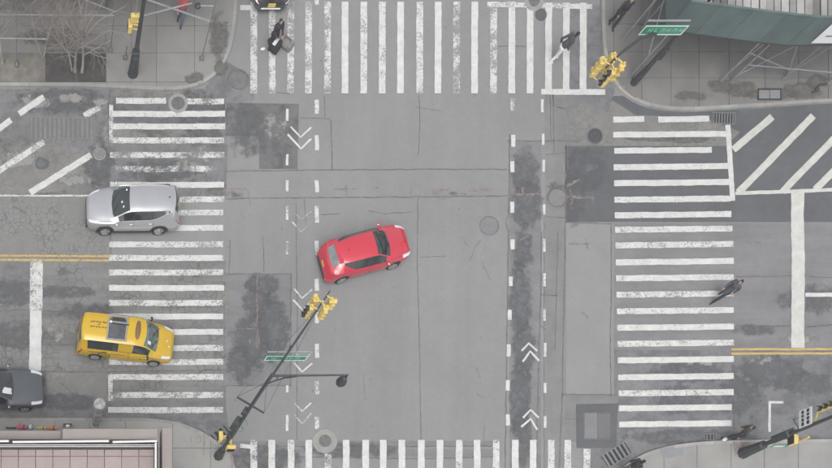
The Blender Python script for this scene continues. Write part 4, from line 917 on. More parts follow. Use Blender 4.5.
# upper right pole
B = Vector((gx(632), gy(85), SZ))
p = tag(empty('signal_pole', B), 'dark signal pole at the upper right corner in front of the green shed', 'signal pole', 'signal poles on the corners')
octa_pole(p, 5.6, .17)
tip = loc(606, 68, 6.0); root_a = Vector((0, 0, 3.45))
MB().tube([root_a, loc(664, 31, 4.7), loc(641, 38, 5.45), loc(621, 53, 5.9), tip], [.085, .08, .07, .06, .04], 8).build('mast_arm', MAT['pole_dark'], p, True)
d_ = Vector((tip.x, tip.y, 0)).normalized(); n_ = Vector((-d_.y, d_.x, 0)); cr = tip - d_*.4
for off, al, fa in ((n_, -.42, R(-90)), (n_, .15, R(180)), (-n_, -.30, R(0)), (-n_, .30, R(90))):
    c = cr + off*.29 + d_*al*.85 + Vector((0, 0, -.48)); signal_head(p, c, fa)
    MB().tube([c + Vector((0, 0, .45)), Vector((cr.x, cr.y, c.z + .49)) + d_*al*.6], .028, 6).build('hanger', MAT['signal_yellow'], p)
    MB().tube([c - Vector((0, 0, .42)), Vector((cr.x, cr.y, c.z - .4)) + d_*al*.6], .025, 6).build('hanger', MAT['signal_yellow'], p)
MB().tube([cr + Vector((0, 0, .05)), cr - Vector((0, 0, .95))], .04, 8).build('hanger', MAT['signal_yellow'], p)
sg = loc(663.5, 30, 5.2); street_sign(p, sg, 1.9, .52, 11)
MB().tube([sg + Vector((0, .02, .25)), loc(655, 34, 5.0)], .025, 5).build('sign_bracket', MAT['pole_dark'], p)
MB().bbox(Vector((.13, .0, 1.9)), (.2, .22, .6), .03).build('control_box', MAT['pole_dark'], p)
# upper left pole
B = Vector((gx(132.5), gy(76), SZ))
p = tag(empty('signal_pole', B), 'dark lamp pole with flared base on the upper left corner pavement', 'signal pole', 'signal poles on the corners')
octa_pole(p, 9.5, .25, 1.15)
MB().bbox(Vector((.0, .02, 1.3)), (.34, .3, .36), .03).build('control_box', MAT['pole_dark'], p)
c1 = loc(130, 26, 2.9); ped_signal(p, c1, R(180), Vector((0, 0, 2.9)))
c2 = loc(135, 18, 3.35); ped_signal(p, c2, R(90), Vector((0, 0, 3.3)))
MB().tube([c2 + Vector((0, 0, .2)), c2 + Vector((.0, 0, 1.1))], .03, 6).build('conduit', MAT['galvanised'], p)
la = Vector((0, 0, 9.4)); MB().tube([la, la + Vector((1.6, -1.8, .1))], .04, 6).build('lamp_arm', MAT['pole_dark'], p); MB().lathe([(.03, .3), (.18, .1), (.2, 0), (.05, -.15)], la + Vector((1.6, -1.8, -.2)), n=12).build('lamp_head', MAT['pole_dark'], p, True)
# lower right pole
B = Vector((gx(741), gy(454), SZ))
p = tag(empty('signal_pole', B), 'thick black signal pole leaning out of the lower right corner pavement, white sign on it', 'signal pole', 'signal poles on the corners')
p['label'] = 'thick black signal pole with white sign at the lower right corner'
octa_pole(p, 7.5, .28, 1.25)
MB().bbox(Vector((.03, .06, 2.35)), (.42, .36, .95), .04, rz=R(20)).build('control_box', MAT['pole_dark'], p)
MB().lathe([(.10, 0), (.10, .02)], Vector((-.02, -.17, 1.72)), n=14, M=Matrix.Rotation(R(90), 3, 'X')).build('round_sticker', MAT['sign_white'], p)
o = MB().box(Vector((.18, -.30, 2.0)), (.72, .03, .34)).build('street_sign', MAT['sign_green'], p); MB().box(Vector((.12, -.32, 1.98)), (.5, .01, .2)).build('lettering', MAT['sign_white'], o)
ws = MB().box(loc(805.5, 417.5, 3.9), (.03, .80, .66)).build('regulation_sign', MAT['sign_white'], p)
cws = loc(805.5, 417.5, 3.9)
for i, zo in enumerate((.15, -.13)):
    for yo, hh in ((.28, .14), (.11, .12), (-.07, .14), (-.26, .16)): MB().box(cws + Vector((-.018, yo, zo)), (.008, hh, .13)).build('lettering', MAT['black'], ws)
MB().tube([cws, Vector((0, 0, 3.9))], .03, 6).build('sign_bracket', MAT['pole_dark'], p)
c = loc(828, 406, 4.7); signal_head(p, c, R(180)); MB().tube([c + Vector((0, 0, .5)), Vector((0, 0, c.z + .5))], .04, 6).build('hanger', MAT['signal_yellow'], p); MB().tube([c - Vector((0, 0, .5)), Vector((0, 0, c.z - .5))], .04, 6).build('hanger', MAT['signal_yellow'], p)
c = loc(793, 440.5, 2.9); o = ped_signal(p, c, R(180), Vector((0, 0, 2.9)))
MB().tube([c + Vector((.35, .0, -.2)), c + Vector((.35, 0, .45))], .05, 6).build('bracket', MAT['signal_yellow'], p)
# zigzag pale bracket
c = loc(793, 419, 3.3)
MB().tube([c + Vector((-.18, 0, -.1)), c + Vector((-.18, 0, .35)), c + Vector((.12, 0, -.1)), c + Vector((.12, 0, .35))], .03, 5).build('zigzag_bracket', MAT['galvanised'], p); MB().tube([c, Vector((0, 0, 3.3))], .02, 5).build('bracket', MAT['pole_dark'], p)
# ================================================================== pavement sheds
def pipe(root, a, b, r=.027, name='brace', mat='galvanised'): return MB().tube([a, b], r, 6).build(name, MAT[mat], root)
shed = tag(empty('pavement_shed', (0, 0, 0)), 'pavement shed with green plywood parapet at the upper right corner', 'pavement shed', 'pavement sheds')
def G(px, py, z=0.0): return Vector((gx(px), gy(py), z))
ZB, ZTOP, ZD = 3.6, 5.15, 3.95
kz = (CAM_H - ZB)/CAM_H
edge = [(NX + (a - NX)*kz, NY + (b - NY)*kz) for a, b in [(666, 29.5), (695, 33), (727, 37.5), (759, 41.5), (787, 44.5), (812, 44.5), (840, 43.5), (870, 43), (910, 43)]]
def panel(a, b, name='parapet_panel'):
    A, Bb = G(*a), G(*b); d = (Bb - A); L_ = d.length; d.normalize(); an = math.atan2(d.y, d.x)
    MB().box((A + Bb)/2 + Vector((0, 0, (ZB + ZTOP)/2)), (L_ - .012, .04, ZTOP - ZB), rz=an).build(name, MAT['shed_green'], shed)
    MB().box((A + Bb)/2 + Vector((0, 0, ZTOP + .025)), (L_ - .01, .09, .05), rz=an).build('parapet_cap', MAT['shed_green'], shed)
    MB().box((A + Bb)/2 + Vector((0, 0, ZB - .03)), (L_ - .012, .07, .05), rz=an).build('edge_beam', MAT['iron'], shed)
for a, b in zip(edge[:-1], edge[1:]): panel(a, b)
ex, ey = edge[0]
wl_ = [(ex, ey), (ex + .5, ey - 38), (ex + 1, ey - 76), (ex + 1, ey - 114), (ex + 1, ey - 152)]
for a, b in zip(wl_[:-1], wl_[1:]): panel(a, b)
for k in range(40):
    x = edge[0][0] + 2 + k * 7
    y0 = edge[0][1] + (min(x, edge[4][0]) - edge[0][0]) * .115
    if x + 7 > edge[-1][0]: break
    w = random.choice([6.6, 6.6, 5.4]); zz = ZD + random.choice([0, 0, .03, .05])
    mt = 'plank' if random.random() < .74 else 'plank_dark'
    MB().box((gx(x + 3.5), (gy(y0 - 4) + gy(-120))/2, zz), (w / PPM, gy(-120) - gy(y0 - 4), .05)).build('deck_plank', MAT[mt], shed)
MB().prism([(gx(a), gy(b)) for a, b in [(edge[0][0] + 1, edge[0][1] - 1), (edge[4][0], edge[4][1] - 1.5), (edge[-1][0], edge[-1][1] - 1.5), (edge[-1][0], -120), (edge[0][0] + 1, -120)]], ZD - .16, ZD - .03).build('deck_underside', MAT['shed_under'], shed)
posts = [(629, 78), (719, 82), (729, 83), (782, 80), (825, 85), (872, 83), (621, 41), (622, -5), (640, 30), (700, 30), (760, 30), (820, 30)]
for a, b in posts:
    pipe(shed, G(a, b, SZ), G(a, b, ZD - .1), .04, 'post')
    MB().box(G(a, b, SZ + .015), (.22, .22, .03)).build('base_plate', MAT['galvanised_dull'], shed)
for a, b in (((719, 82, 1.9), (782, 80, .6)), ((729, 83, .5), (800, 60, 2.4)), ((782, 80, .35), (743, 80, 3.6)), ((782, 80, .35), (800, 81, 3.7)), ((825, 85, .8), (729, 83, 1.2)), ((719, 82, .4), (729, 80, 3.7)),
             ((622, 41, 2.6), (634, 30, .4)), ((629, 78, 1.4), (621, 41, 3.3)), ((640, 30, .4), (622, 10, 3.6))):
    pipe(shed, G(*a), G(*b), .026)
sgn = tag(empty('hoarding_sign', Vector((at(811, 39.8, 3.78).x, gy(edge[5][1]) - .04, 3.78))), 'white hoarding sign on the green parapet at the right edge', 'sign')
MB().box(Vector((1.1, -.03, .66)), (2.2, .03, 1.32)).build('board', MAT['sign_white'], sgn)
MB().lathe([(.12, 0), (.12, .01)], Vector((.28, -.046, 1.05)), n=14, M=Matrix.Rotation(R(90), 3, 'X')).build('printed_mark', MAT['cloth_charcoal'], sgn)
MB().box(Vector((1.15, -.05, .42)), (1.7, .008, .07)).build('lettering', MAT['galvanised_dull'], sgn); MB().box(Vector((1.25, -.05, 1.0)), (1.4, .008, .12)).build('lettering', MAT['galvanised_dull'], sgn)
# upper left scaffold shed
sh2 = tag(empty('pavement_shed', (0, 0, 0)), 'galvanised pipe scaffold shed behind the bare tree at upper left', 'pavement shed', 'pavement sheds')
for a, b in [(110, 53), (201, 61), (17, 67), (-60, 55), (125, 60), (110, -10), (201, -10), (17, -10)]:
    hgt = .9 if (a, b) == (125, 60) else 4.05
    pipe(sh2, G(a, b, SZ), G(a, b, hgt), .028 if hgt > 1 else .03, 'post', 'galvanised_dull'); MB().box(G(a, b, SZ + .02), (.24, .24, .04)).build('base_plate', MAT['iron_worn'], sh2)
    MB().lathe([(.06, 0), (.06, .06), (.035, .12)], G(a, b, SZ + .04), n=10).build('post_foot', MAT['galvanised'], sh2)
pipe(sh2, G(110, 53, 2.33), G(-80, 52, 2.33), .035, 'ledger'); pipe(sh2, at(47, 39, 1.85), at(-60, 37, 1.85), .035, 'ledger')
pipe(sh2, at(212, 22, 2.35), at(140, -3, 3.3), .04); pipe(sh2, at(138, 17, 2.6), at(192, 3, 3.4), .035); pipe(sh2, at(116, 12, 2.6), at(60, -10, 3.4), .025)
pipe(sh2, at(214, 6, 3.3), at(199, 5.5, 3.3), .03, 'lamp_stub'); MB().ell(at(198, 6, 3.25), (.14, .14, .11)).build('work_lamp', MAT['pole_dark'], sh2, True)
MB().box(((gx(-80) + gx(215))/2, (gy(45) + gy(-100))/2, 4.15), (gx(215) - gx(-80), gy(-100) - gy(45), .2)).build('deck', MAT['shed_under'], sh2)
# building foot behind the tree
bl = tag(empty('building', (gx(0), gy(9), 0)), 'dark green grey building foot behind the bare tree at the top edge', 'building')
MB().box((gx(104) - gx(0) - 5.1, 3.0, 1.9), (10.2, 6.0, 3.8)).build('wall', MAT['facade_dark'], bl); MB().box((gx(104) - gx(0) - 5.1, -.06, .35), (10.3, .2, .5)).build('plinth', MAT['facade_stone'], bl)
for k in range(5): w_ = MB().box((-4.2 + k*2.0, -.02, 2.0), (1.5, .06, 2.2)).build('window', MAT['facade_stone'], bl); MB().box((-4.2 + k*2.0, -.06, 2.0), (1.35, .03, 2.0)).build('pane', MAT['glass_dark'], w_)
# low railing round the tree bed
fn = tag(empty('tree_bed_railing', (gx(76), gy(54.5), SZ)), 'low iron railing along the back of the dark tree bed', 'railing')
for z in (.12, .42): MB().box((0, 0, z), (3.0, .03, .03)).build('rail', MAT['iron_worn'], fn)
for k in range(22): MB().box((-1.47 + k*.14, 0, .24), (.02, .02, .46)).build('picket', MAT['iron_worn'], fn)
# ================================================================== bare trees
def tree(label, px, py, stems, seed, spread=1.0, twig_n=3, hmax=7.5, dens=1.0):
    rnd = random.Random(seed); root = tag(empty('bare_tree', G(px, py, SZ - .05)), label, 'tree', 'bare street trees'); limbs = MB(); twigs = MB()
    def grow(p, d, r, L_, depth, tgt):
        pts = [p]; rad = [r]; n = 5; q = p.copy(); dd = d.copy()
        for k in range(n):
            dd = (dd + Vector((rnd.gauss(0, .10), rnd.gauss(0, .10), rnd.gauss(.03, .05)))).normalized(); q = q + dd * (L_/n); pts.append(q.copy()); rad.append(r*(1 - .5*(k+1)/n))
        (limbs if depth < 2 else twigs).tube(pts, rad, 7 if depth == 0 else (5 if depth < 2 else 3), cap=False)
        if depth >= 4 or r < .004: return
        for k in range(rnd.choice((3, 4, 4, 5)) if depth < 3 else rnd.choice((2, 3, 4))):
            i = rnd.randint(2 if depth == 0 else 1, n); a = rnd.uniform(0, 2*math.pi); base = (pts[i] - pts[i-1]).normalized()
            side = base.cross(Vector((math.cos(a), math.sin(a), .3))).normalized()
            nd = (base*.75 + side*rnd.uniform(.5, 1.0)*spread + Vector((0, -.08, .10))).normalized()
            grow(pts[i], nd, rad[i]*rnd.uniform(.5, .68), L_*rnd.uniform(.5, .78), depth + 1, tgt)
    tr = MB()
    for (ox, oy), lean, r, L_ in stems:
        o0 = Vector((ox, oy, 0)); d = Vector((lean[0], lean[1], 1)).normalized(); pts = [o0]; rad = [r*1.35]; q = o0.copy()
        for k in range(6):
            d = (d + Vector((rnd.gauss(0, .05), rnd.gauss(0, .05), .02))).normalized(); q = q + d*L_/6; pts.append(q.copy()); rad.append(r*(1 - .35*(k+1)/6))
        tr.tube(pts, rad, 9, cap=False)
        for i in (2, 3, 3, 4, 4, 5, 5, 6, 6):
            a = rnd.uniform(0, 2*math.pi); nd = (d*.8 + Vector((math.cos(a)*.9*spread, math.sin(a)*.55*spread - .12, .1))).normalized()
            grow(pts[i], nd, rad[i]*rnd.uniform(.42, .6), L_*rnd.uniform(.45, .75), 1, None)
    tr.build('trunk', MAT['bark'], root, True); limbs.build('branches', MAT['bark'], root, True); tw = twigs.build('twigs', MAT['twig'], root, False); tw['kind'] = 'stuff'
    return root
tree('bare multi-stemmed street tree in the dark railed bed at upper left', 75, 73, [((0, 0), (.02, .0), .075, 3.2), ((.35, -.05), (.05, .02), .065, 2.9), ((-.15, .05), (-.28, .1), .05, 2.8)], 5, 1.0)
tree('slimmer bare tree in the pale bed further left', 44, 58, [((0, 0), (.15, .0), .045, 2.6), ((-.1, 0), (-.35, .05), .035, 2.6)], 9, 1.0)
tree('leftmost bare tree, cut by the left edge', 2, 66, [((0, 0), (.0, .05), .05, 2.8), ((.1, 0), (-.2, 0), .04, 2.6)], 13, 1.0)
# ================================================================== roof terrace at lower left
TZ = 6.0
def T(px, py, z=TZ): v = at(px, py, TZ); v.z = z; return v
ter = tag(empty('terrace_building', T(0, 468, 0)), 'low building with pink paved roof terrace and white rails at lower left', 'building'); o0 = Vector(ter.location)
def tl(px, py, z=TZ): return T(px, py, z) - o0
xe, yn = tl(157, 442).x, tl(157, 442).y
MB().box(((xe - 14)/2, yn/2 - 5, (TZ - .1)/2), (xe + 14, 10 + yn, TZ - .1)).build('wall', MAT['dark_wall'], ter)
x0 = tl(0, 468).x
m_x = [(-1.5 + k) * 17.3 for k in range(-1, 11)]
MB().box(((xe - 13.8)/2, yn/2 - 5.2, TZ - .04), (xe + 13.6, 9.4 + yn, .06)).build('roof_bed', MAT['paver_joint'], ter)
pxs = [1.2 + 17.2*k for k in range(-3, 10)]; pys = [449.5, 456.6] + [456.6 + 17.2*k for k in range(1, 5)]
for i in range(len(pxs) - 1):
    for j in range(len(pys) - 1):
        a, b = tl(pxs[i], pys[j]), tl(min(pxs[i+1], 154), pys[j+1])
        if b.x - a.x < .05: continue
        MB().box(((a.x + b.x)/2, (a.y + b.y)/2, TZ + random.uniform(-.003, .003)), (b.x - a.x - .03, a.y - b.y - .03, .06)).build('paver', MAT['pavers'], ter)
# gutter, balustrade
g0, g1 = tl(-60, 447.5), tl(155, 447.5)
MB().box(((g0.x + g1.x)/2, g0.y, TZ + .03), (g1.x - g0.x, .10, .10)).build('gutter', MAT['iron_worn'], ter)
def rail_run(pa, pb, z, name='top_rail', w=.085):
    d = pb - pa; an = math.atan2(d.y, d.x); MB().bbox(Vector(((pa.x + pb.x)/2, (pa.y + pb.y)/2, z)), (d.length, w, .07), .015, rz=an).build(name, MAT['white_metal'], ter)
rz_ = TZ + .75
def tr_(px, py): v = at(px, py, rz_) - o0; return v
for a, b in ((-60, 9), (12.5, 109), (112.5, 157)): rail_run(tr_(a, 442), tr_(b, 441), rz_)
rail_run(tr_(155.7, 442.5), tr_(155.7, 530), rz_)
ra, rb = tr_(-60, 441.5), tr_(156, 441.5)
for k in range(-14, 44):
    x = ra.x + (rb.x - ra.x) * (k + 14) / 58
    MB().box((x, ra.y, TZ + .36), (.02, .05, .72)).build('baluster', MAT['dark_wall'], ter)
MB().box(((ra.x + rb.x)/2, ra.y + .06, TZ + .36), (rb.x - ra.x, .02, .70)).build('balustrade_back', MAT['dark_wall'], ter)
for z in (.25, .45): MB().tube([Vector((ra.x, ra.y - .04, TZ + z)), Vector((rb.x, ra.y - .04, TZ + z))], .018, 5).build('lower_rail', MAT['white_metal'], ter)
re_ = tr_(155.7, 530); MB().box((tr_(157, 470).x + .03, (ra.y + re_.y)/2, TZ + .36), (.03, ra.y - re_.y, .70)).build('balustrade_back', MAT['dark_wall'], ter)
# stone planter copings outside the rail
def coping(x0_, y0_, x1_, y1_, z, name='coping'):
    a = at(x0_, y0_, z) - o0; b = at(x1_, y1_, z) - o0
    MB().bbox(Vector(((a.x + b.x)/2, (a.y + b.y)/2, z - .35)), (b.x - a.x, a.y - b.y, .7), .02).build(name, MAT['coping'], ter)
coping(62.5, 428.5, 157.5, 439.6, TZ + .55); coping(162, 427.5, 172.5, 560, TZ + .25); coping(-60, 430.5, 61, 439.4, TZ + .1)
# ------------------------------------------------------------------ column by the kerb
B_ = at(95.3, 425.5, 0); B_.z = SZ
st = tag(empty('street_column', G(95.3, 425.5, SZ)), 'mottled pale grey column with round cap by the kerb at lower left', 'column')
MB().lathe([(.26, 0), (.26, .10), (.21, .14), (.20, 2.35), (.16, 2.42)], n=20).build('shaft', MAT['stack'], st, True)
for z in (.5, 1.0, 1.5, 2.0): MB().lathe([(.205, z), (.225, z + .02), (.225, z + .07), (.205, z + .09)], n=20, cap=False).build('band', MAT['concrete_bluish'], st, True)
cp = MB().lathe([(.14, 2.42), (.14, 2.5), (.28, 2.56), (.295, 2.64), (.26, 2.74), (.10, 2.80)], n=20).build('cap', MAT['stack'], st, True)
for a in (R(80), R(200), R(320)): MB().box(Vector((.14*math.cos(a), .14*math.sin(a), 2.795)), (.26, .02, .012), rz=a).build('cap_rib', MAT['iron_worn'], cp)
# ------------------------------------------------------------------ bright goods set out on the parapet of the terrace building's kerb side
def bundle(name, label, px, py, L_, w_, h_, mat, cat, rnd=False):
    b = at(px, py, SZ + h_/2); b.z = SZ + .012
    m = MB()
    if rnd: m.ell((0, 0, h_/2), (L_/2, w_/2, h_/2), 14, 10)
    else:
        n = 9; pts = [Vector((-L_/2 + L_*k/(n-1), 0.015*math.sin(k*1.7), h_/2)) for k in range(n)]; m.tube(pts, [h_/2*(.8 + .2*math.sin(k*2.1 + L_)) for k in range(n)], 8)
    t = tag(empty(name, b), label, cat, 'bright goods on the lower left pavement'); m.build('cover', MAT[mat], t, True)
    k = MB(); k.lathe([(h_*.5, -.02), (h_*.54, 0), (h_*.5, .02)], Vector((L_*.2, 0, h_/2)), n=10, M=Matrix.Rotation(R(90), 3, 'Y'), cap=False); k.build('tie', MAT['cloth_charcoal'], t)
bundle('cloth_roll', 'thin slate blue cloth roll, leftmost of the bright goods at lower left', 11, 428, .5, .1, .11, 'cloth_navy', 'cloth roll')
bundle('cloth_bundle', 'pink red bundle second in the row of goods at lower left', 22, 427, .5, .25, .24, 'cloth_pink', 'bundle')
bundle('pale_ball', 'pale blue white ball in the middle of the goods at lower left', 31, 427, .26, .26, .24, 'cloth_sky', 'ball', True)
bundle('cloth_roll', 'thin yellow cloth roll between pale ball and orange bundle', 41.5, 428, .5, .1, .12, 'cloth_yellow', 'cloth roll')
bundle('cloth_bundle', 'orange bundle at the right end of the goods row', 52, 428, .48, .2, .2, 'cloth_orange', 'bundle')
t = tag(empty('open_box', at(67.5, 427, SZ)), 'small open reddish box with white inside, left of the pale column', 'box'); t.location.z = SZ + .01
for s_ in (-1, 1): MB().box((s_*.2, 0, .1), (.03, .26, .2)).build('side', MAT['cloth_red'], t); MB().box((0, s_*.12, .1), (.37, .03, .2)).build('side', MAT['cloth_tan'], t)
MB().ell((0, 0, .14), (.12, .08, .06)).build('contents', MAT['sign_white'], t, True)
# ================================================================== people
def remesh(mb, name, mat, parent, vox=.012, smooth=4):
    me = bpy.data.meshes.new(name); me.from_pydata([tuple(v) for v in mb.v], [], mb.f); me.update()
    ob = bpy.data.objects.new(name, me); COL.objects.link(ob)
    md = ob.modifiers.new('r', 'REMESH'); md.mode = 'VOXEL'; md.voxel_size = vox
    if smooth: ms = ob.modifiers.new('s', 'SMOOTH'); ms.iterations = smooth; ms.factor = .5
    dg = bpy.context.evaluated_depsgraph_get(); new = bpy.data.meshes.new_from_object(ob.evaluated_get(dg))
    bpy.data.objects.remove(ob); bpy.data.meshes.remove(me); new.name = name; new.materials.clear(); new.materials.append(mat); new.shade_smooth()
    return link(bpy.data.objects.new(name, new), parent)
def limb(mb, pts, rad, n=10):
    """tapered limb with round joints"""
    for i in range(len(pts) - 1): mb.tube([pts[i], pts[i+1]], [rad[i], rad[i+1]], n)
    for p, r in zip(pts, rad): mb.ell(p, (r, r, r), n, 8)
def person(label, px, py, heading, top, legs, shoes='cloth_black', hair='hair_dark', skin='skin', h=1.72, stride=.30, lean=.04, coat=0.0, arms=None, bag=None, hood=False, group='people crossing and walking', zb=SZ, hat=None):
    root = tag(empty('person', G(px, py, zb), heading), label, 'person', group); s = h / 1.72; V = lambda x, y, z: Vector((x*s, y*s, z*s))
    hipc = V(0, 0, .93); ch = V(lean, 0, 1.30); nk = V(lean*1.5, 0, 1.47); hd = V(lean*1.5 + .015, 0, 1.60)
    foot = {1: stride, -1: -stride}; L = {}
    for sd_, y in ((1, .09), (-1, -.09)):
        fx = foot[sd_]; lift = .10 if fx < -.15 else .0
        L[sd_] = [V(0, y, .92), V(fx*.55 + (.07 if fx < 0 else .05), y*1.05, .50), V(fx, y*1.05, .09 + lift*.6), V(fx + .15, y*1.15, .035 + (lift*.1))]
    if arms is None: arms = {1: [(-.12, .24, 1.12), (-.02, .25, .90)], -1: [(.10, -.24, 1.13), (.24, -.20, .95)]}
    A = {sd_: [V(lean, sd_*.185, 1.40)] + [V(*p) for p in arms[sd_]] for sd_ in (1, -1)}
    b = MB()
    # trunk, neck, head with face
    b.ell(hipc, V(.115, .155, .13), 14, 10); b.ell(V(lean*.5, 0, 1.10), V(.105, .135, .16), 14, 10); b.ell(ch, V(.115, .165, .17), 14, 10); limb(b, [V(lean, .16, 1.40), V(lean, -.16, 1.40)], [.06*s, .06*s]); limb(b, [V(lean*1.2, 0, 1.40), hd], [.055*s, .05*s])
    b.ell(hd + V(0, 0, .015), V(.095, .075, .105), 16, 12); b.ell(hd + V(.035, 0, -.055), V(.055, .05, .05), 12, 8); b.ell(hd + V(.10, 0, -.012), V(.022, .013, .022), 8, 6); b.ell(hd + V(.085, 0, -.06), V(.012, .024, .008), 8, 6)
    for sd_ in (1, -1): b.ell(hd + V(0, sd_*.078, -.005), V(.02, .010, .03), 8, 6)
    for sd_ in (1, -1):
        limb(b, L[sd_][:3], [.082*s, .055*s, .038*s]); limb(b, [L[sd_][2] - V(.04, 0, .04), L[sd_][3]], [.035*s, .028*s])
        limb(b, A[sd_], [.052*s, .042*s, .030*s])
        w = A[sd_][-1]; d = (A[sd_][-1] - A[sd_][-2]).normalized(); sidev = d.cross(Vector((1, 0, 0)) if abs(d.x) < .7 else Vector((0, 0, 1))).normalized(); pal = d.cross(sidev).normalized()
        b.ell(w + d*.05*s, (.030*s, .030*s, .030*s), 8, 6); limb(b, [w, w + d*.085*s], [.026*s, .030*s])
        for k, (off, ln) in enumerate(((-.026, .060), (-.009, .075), (.009, .070), (.026, .052))):
            f0 = w + d*.085*s + sidev*off*s; f1 = f0 + d*ln*.55*s + pal*.008*s; limb(b, [f0, f1, f1 + d*ln*.35*s + pal*.025*s], [.0105*s, .010*s, .009*s], 6)
        limb(b, [w + d*.03*s + sidev*-.025*s, w + d*.065*s - sidev*.055*s, w + d*.095*s - sidev*.055*s + pal*.012*s], [.013*s, .011*s, .0095*s], 6)
    body = remesh(b, 'body', MAT[skin], root, .009, 2)
    # eyes
    for sd_ in (1, -1): MB().ell(hd + V(.083, sd_*.03, .012), V(.010, .014, .009), 8, 6).build('eye', MAT['black'], body, True)
    # hair or hat
    m = MB(); m.ell(hd + V(-.018, 0, .035), V(.098, .086, .098), 14, 10); m.ell(hd + V(-.05, 0, -.015), V(.06, .075, .085), 12, 8)
    if hood: m.ell(hd + V(-.03, 0, -.08), V(.09, .10, .08), 12, 8)
    remesh(m, 'hat' if hat else 'hair', MAT[hat or hair], root, .011, 3)
    # trousers
    t = MB(); t.ell(hipc, V(.135, .172, .14), 14, 10)
    for sd_ in (1, -1): limb(t, L[sd_][:3], [.105*s, .076*s, .062*s])
    remesh(t, 'trousers', MAT[legs], root, .014, 4)
    for sd_ in (1, -1):
        q = MB(); limb(q, [L[sd_][2] - V(.05, 0, .045), L[sd_][3]], [.047*s, .040*s]); remesh(q, 'shoe', MAT[shoes], root, .011, 2)
    # jacket or coat
    j = MB(); j.ell(V(lean*.2, 0, 1.0), V(.145, .18, .16), 14, 10); j.ell(V(lean*.5, 0, 1.12), V(.138, .168, .18), 14, 10); j.ell(ch, V(.150, .198, .19), 14, 10); limb(j, [V(lean, .165, 1.395), V(lean, -.165, 1.395)], [.078*s, .078*s]); limb(j, [V(lean, 0, 1.40), V(lean*1.3, 0, 1.485)], [.09*s, .07*s])
    if coat: j.lathe([(.15*s, 0), (.20*s, -coat*.6*s), (.22*s, -coat*s)], V(0, 0, .98), n=16)
    for sd_ in (1, -1): limb(j, A[sd_], [.075*s, .062*s, .048*s])
    remesh(j, 'coat' if coat else 'jacket', MAT[top], root, .014, 5)
    return root
def bag_thing(name, label, px, py, z, size, mat, rz=0, cat='bag', group=None, strap=True, stripe=None):
    t = tag(empty(name, G(px, py, z), rz), label, cat, group); m = MB(); x, y, hh = size
    m.ell((0, 0, hh*.48), (x*.52, y*.55, hh*.50), 14, 10); m.bbox((0, 0, hh*.45), (x*.92, y*.85, hh*.85), .03); remesh(m, 'bag_body', MAT[mat], t, .016, 4)
    if strap: MB().tube([(-x*.25, 0, hh*.9), (-x*.2, 0, hh*1.25), (x*.2, 0, hh*1.25), (x*.25, 0, hh*.9)], .012, 5).build('strap', MAT['cloth_black'], t, True)
    if stripe: MB().bbox((0, -y*.15, hh*1.0), (x*.30, y*.85, .03), .008).build('pale_panel', MAT[stripe], t)
    return t
H = lambda d: R(d)
person('person in black coat pushing luggage across the top crosswalk', 271.5, 46, H(-70), 'cloth_black', 'cloth_charcoal', stride=.22, coat=.3, zb=0, arms={1: [(.12, .22, 1.14), (.33, .16, 1.02)], -1: [(.12, -.22, 1.14), (.33, -.16, 1.02)]})
bag_thing('trolley_case', 'black trolley case with pale panel beside the person at the top crosswalk', 273.5, 50, 0.02, (.55, .52, .62), 'cloth_black', R(-35), 'suitcase', stripe='sign_white')
bag_thing('duffel_bag', 'grey duffel bag on the top crosswalk right of the black trolley case', 285.5, 46, 0.02, (.75, .5, .38), 'cloth_grey', R(-40), 'bag')
bag_thing('paper_bag', 'small white paper bag on the asphalt left of the black trolley case', 262.5, 50, 0.015, (.24, .14, .12), 'cloth_white', R(10), 'bag', strap=False)
person('person in white trousers and dark jacket at the right end of the top crosswalk', 551.5, 61, H(8), 'cloth_charcoal', 'cloth_white', shoes='cloth_white', stride=.14, lean=.20, zb=0, h=1.76)
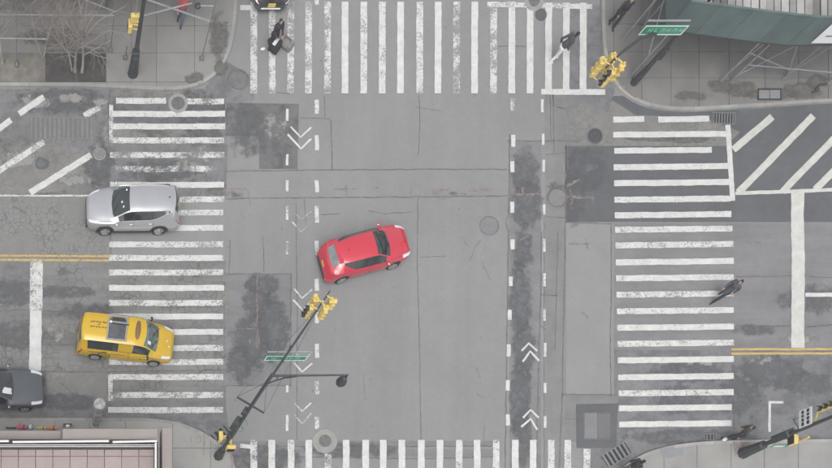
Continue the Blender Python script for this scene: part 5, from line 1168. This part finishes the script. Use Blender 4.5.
person('person in long dark slate coat striding over the right crosswalk', 716.5, 298, H(-150), 'cloth_slate', 'cloth_black', stride=.30, coat=.32, zb=0, h=1.74)
person('person in dark jacket stepping off the kerb at lower right', 728.5, 439.5, H(150), 'cloth_charcoal', 'cloth_black', stride=.22, zb=0, h=1.70)
bag_thing('tote_bag', 'striped pale tote bag beside the person stepping off the lower right kerb', 722.5, 440.2, 0.02, (.26, .16, .26), 'cloth_white', R(30))
person('person in red jacket and blue jeans on the upper left pavement', 179, 25, H(-100), 'cloth_red', 'jeans', stride=.16)
person('person in black coat with grey hair on the upper right pavement', 609, 27.5, H(-95), 'cloth_black', 'cloth_black', hair='hair_grey', stride=.15, coat=.2)
bag_thing('shopping_bag', 'white shopping bag carried low beside the grey-haired person', 611.5, 25, .55, (.34, .2, .34), 'cloth_white', R(40))
person('person in black and white clothes cut by the bottom edge at lower right', 618.5, 473, H(20), 'cloth_black', 'cloth_grey', hair='hair_dark', stride=.2)

bag_thing('shoulder_bag', 'pale shoulder bag at the hip of the person stepping off the lower right kerb', 730, 436.5, .72, (.34, .22, .36), 'cloth_tan', R(20))
hs_ = tag(empty('black_hose', G(816, 91, SZ)), 'black hose lying on the stained pavement at the upper right edge', 'hose')
MB().tube([Vector((.5, .35, .03)), Vector((.3, .2, .03)), Vector((.1, .22, .03)), Vector((-.1, .05, .03)), Vector((-.05, -.12, .03)), Vector((-.35, -.2, .03))], .03, 6).build('hose', MAT['rubber'], hs_, True)
MB().ell((-.1, -.05, .06), (.12, .08, .05)).build('coupling', MAT['iron'], hs_, True)

# ================================================================== damp city air
hz = MB().box((0, 0, 22.25), (160, 160, 46.5)).build('haze', None); tag(hz, 'thin pale damp air over the whole junction', 'haze', kind='stuff')
m, N, L, out = nodes('haze_air'); pv = N.new('ShaderNodeVolumePrincipled'); pv.inputs['Color'].default_value = (.97, .98, 1, 1); pv.inputs['Density'].default_value = 0.0009; pv.inputs['Anisotropy'].default_value = 0.0
L.new(pv.outputs[0], out.inputs['Volume']); hz.data.materials.append(m)
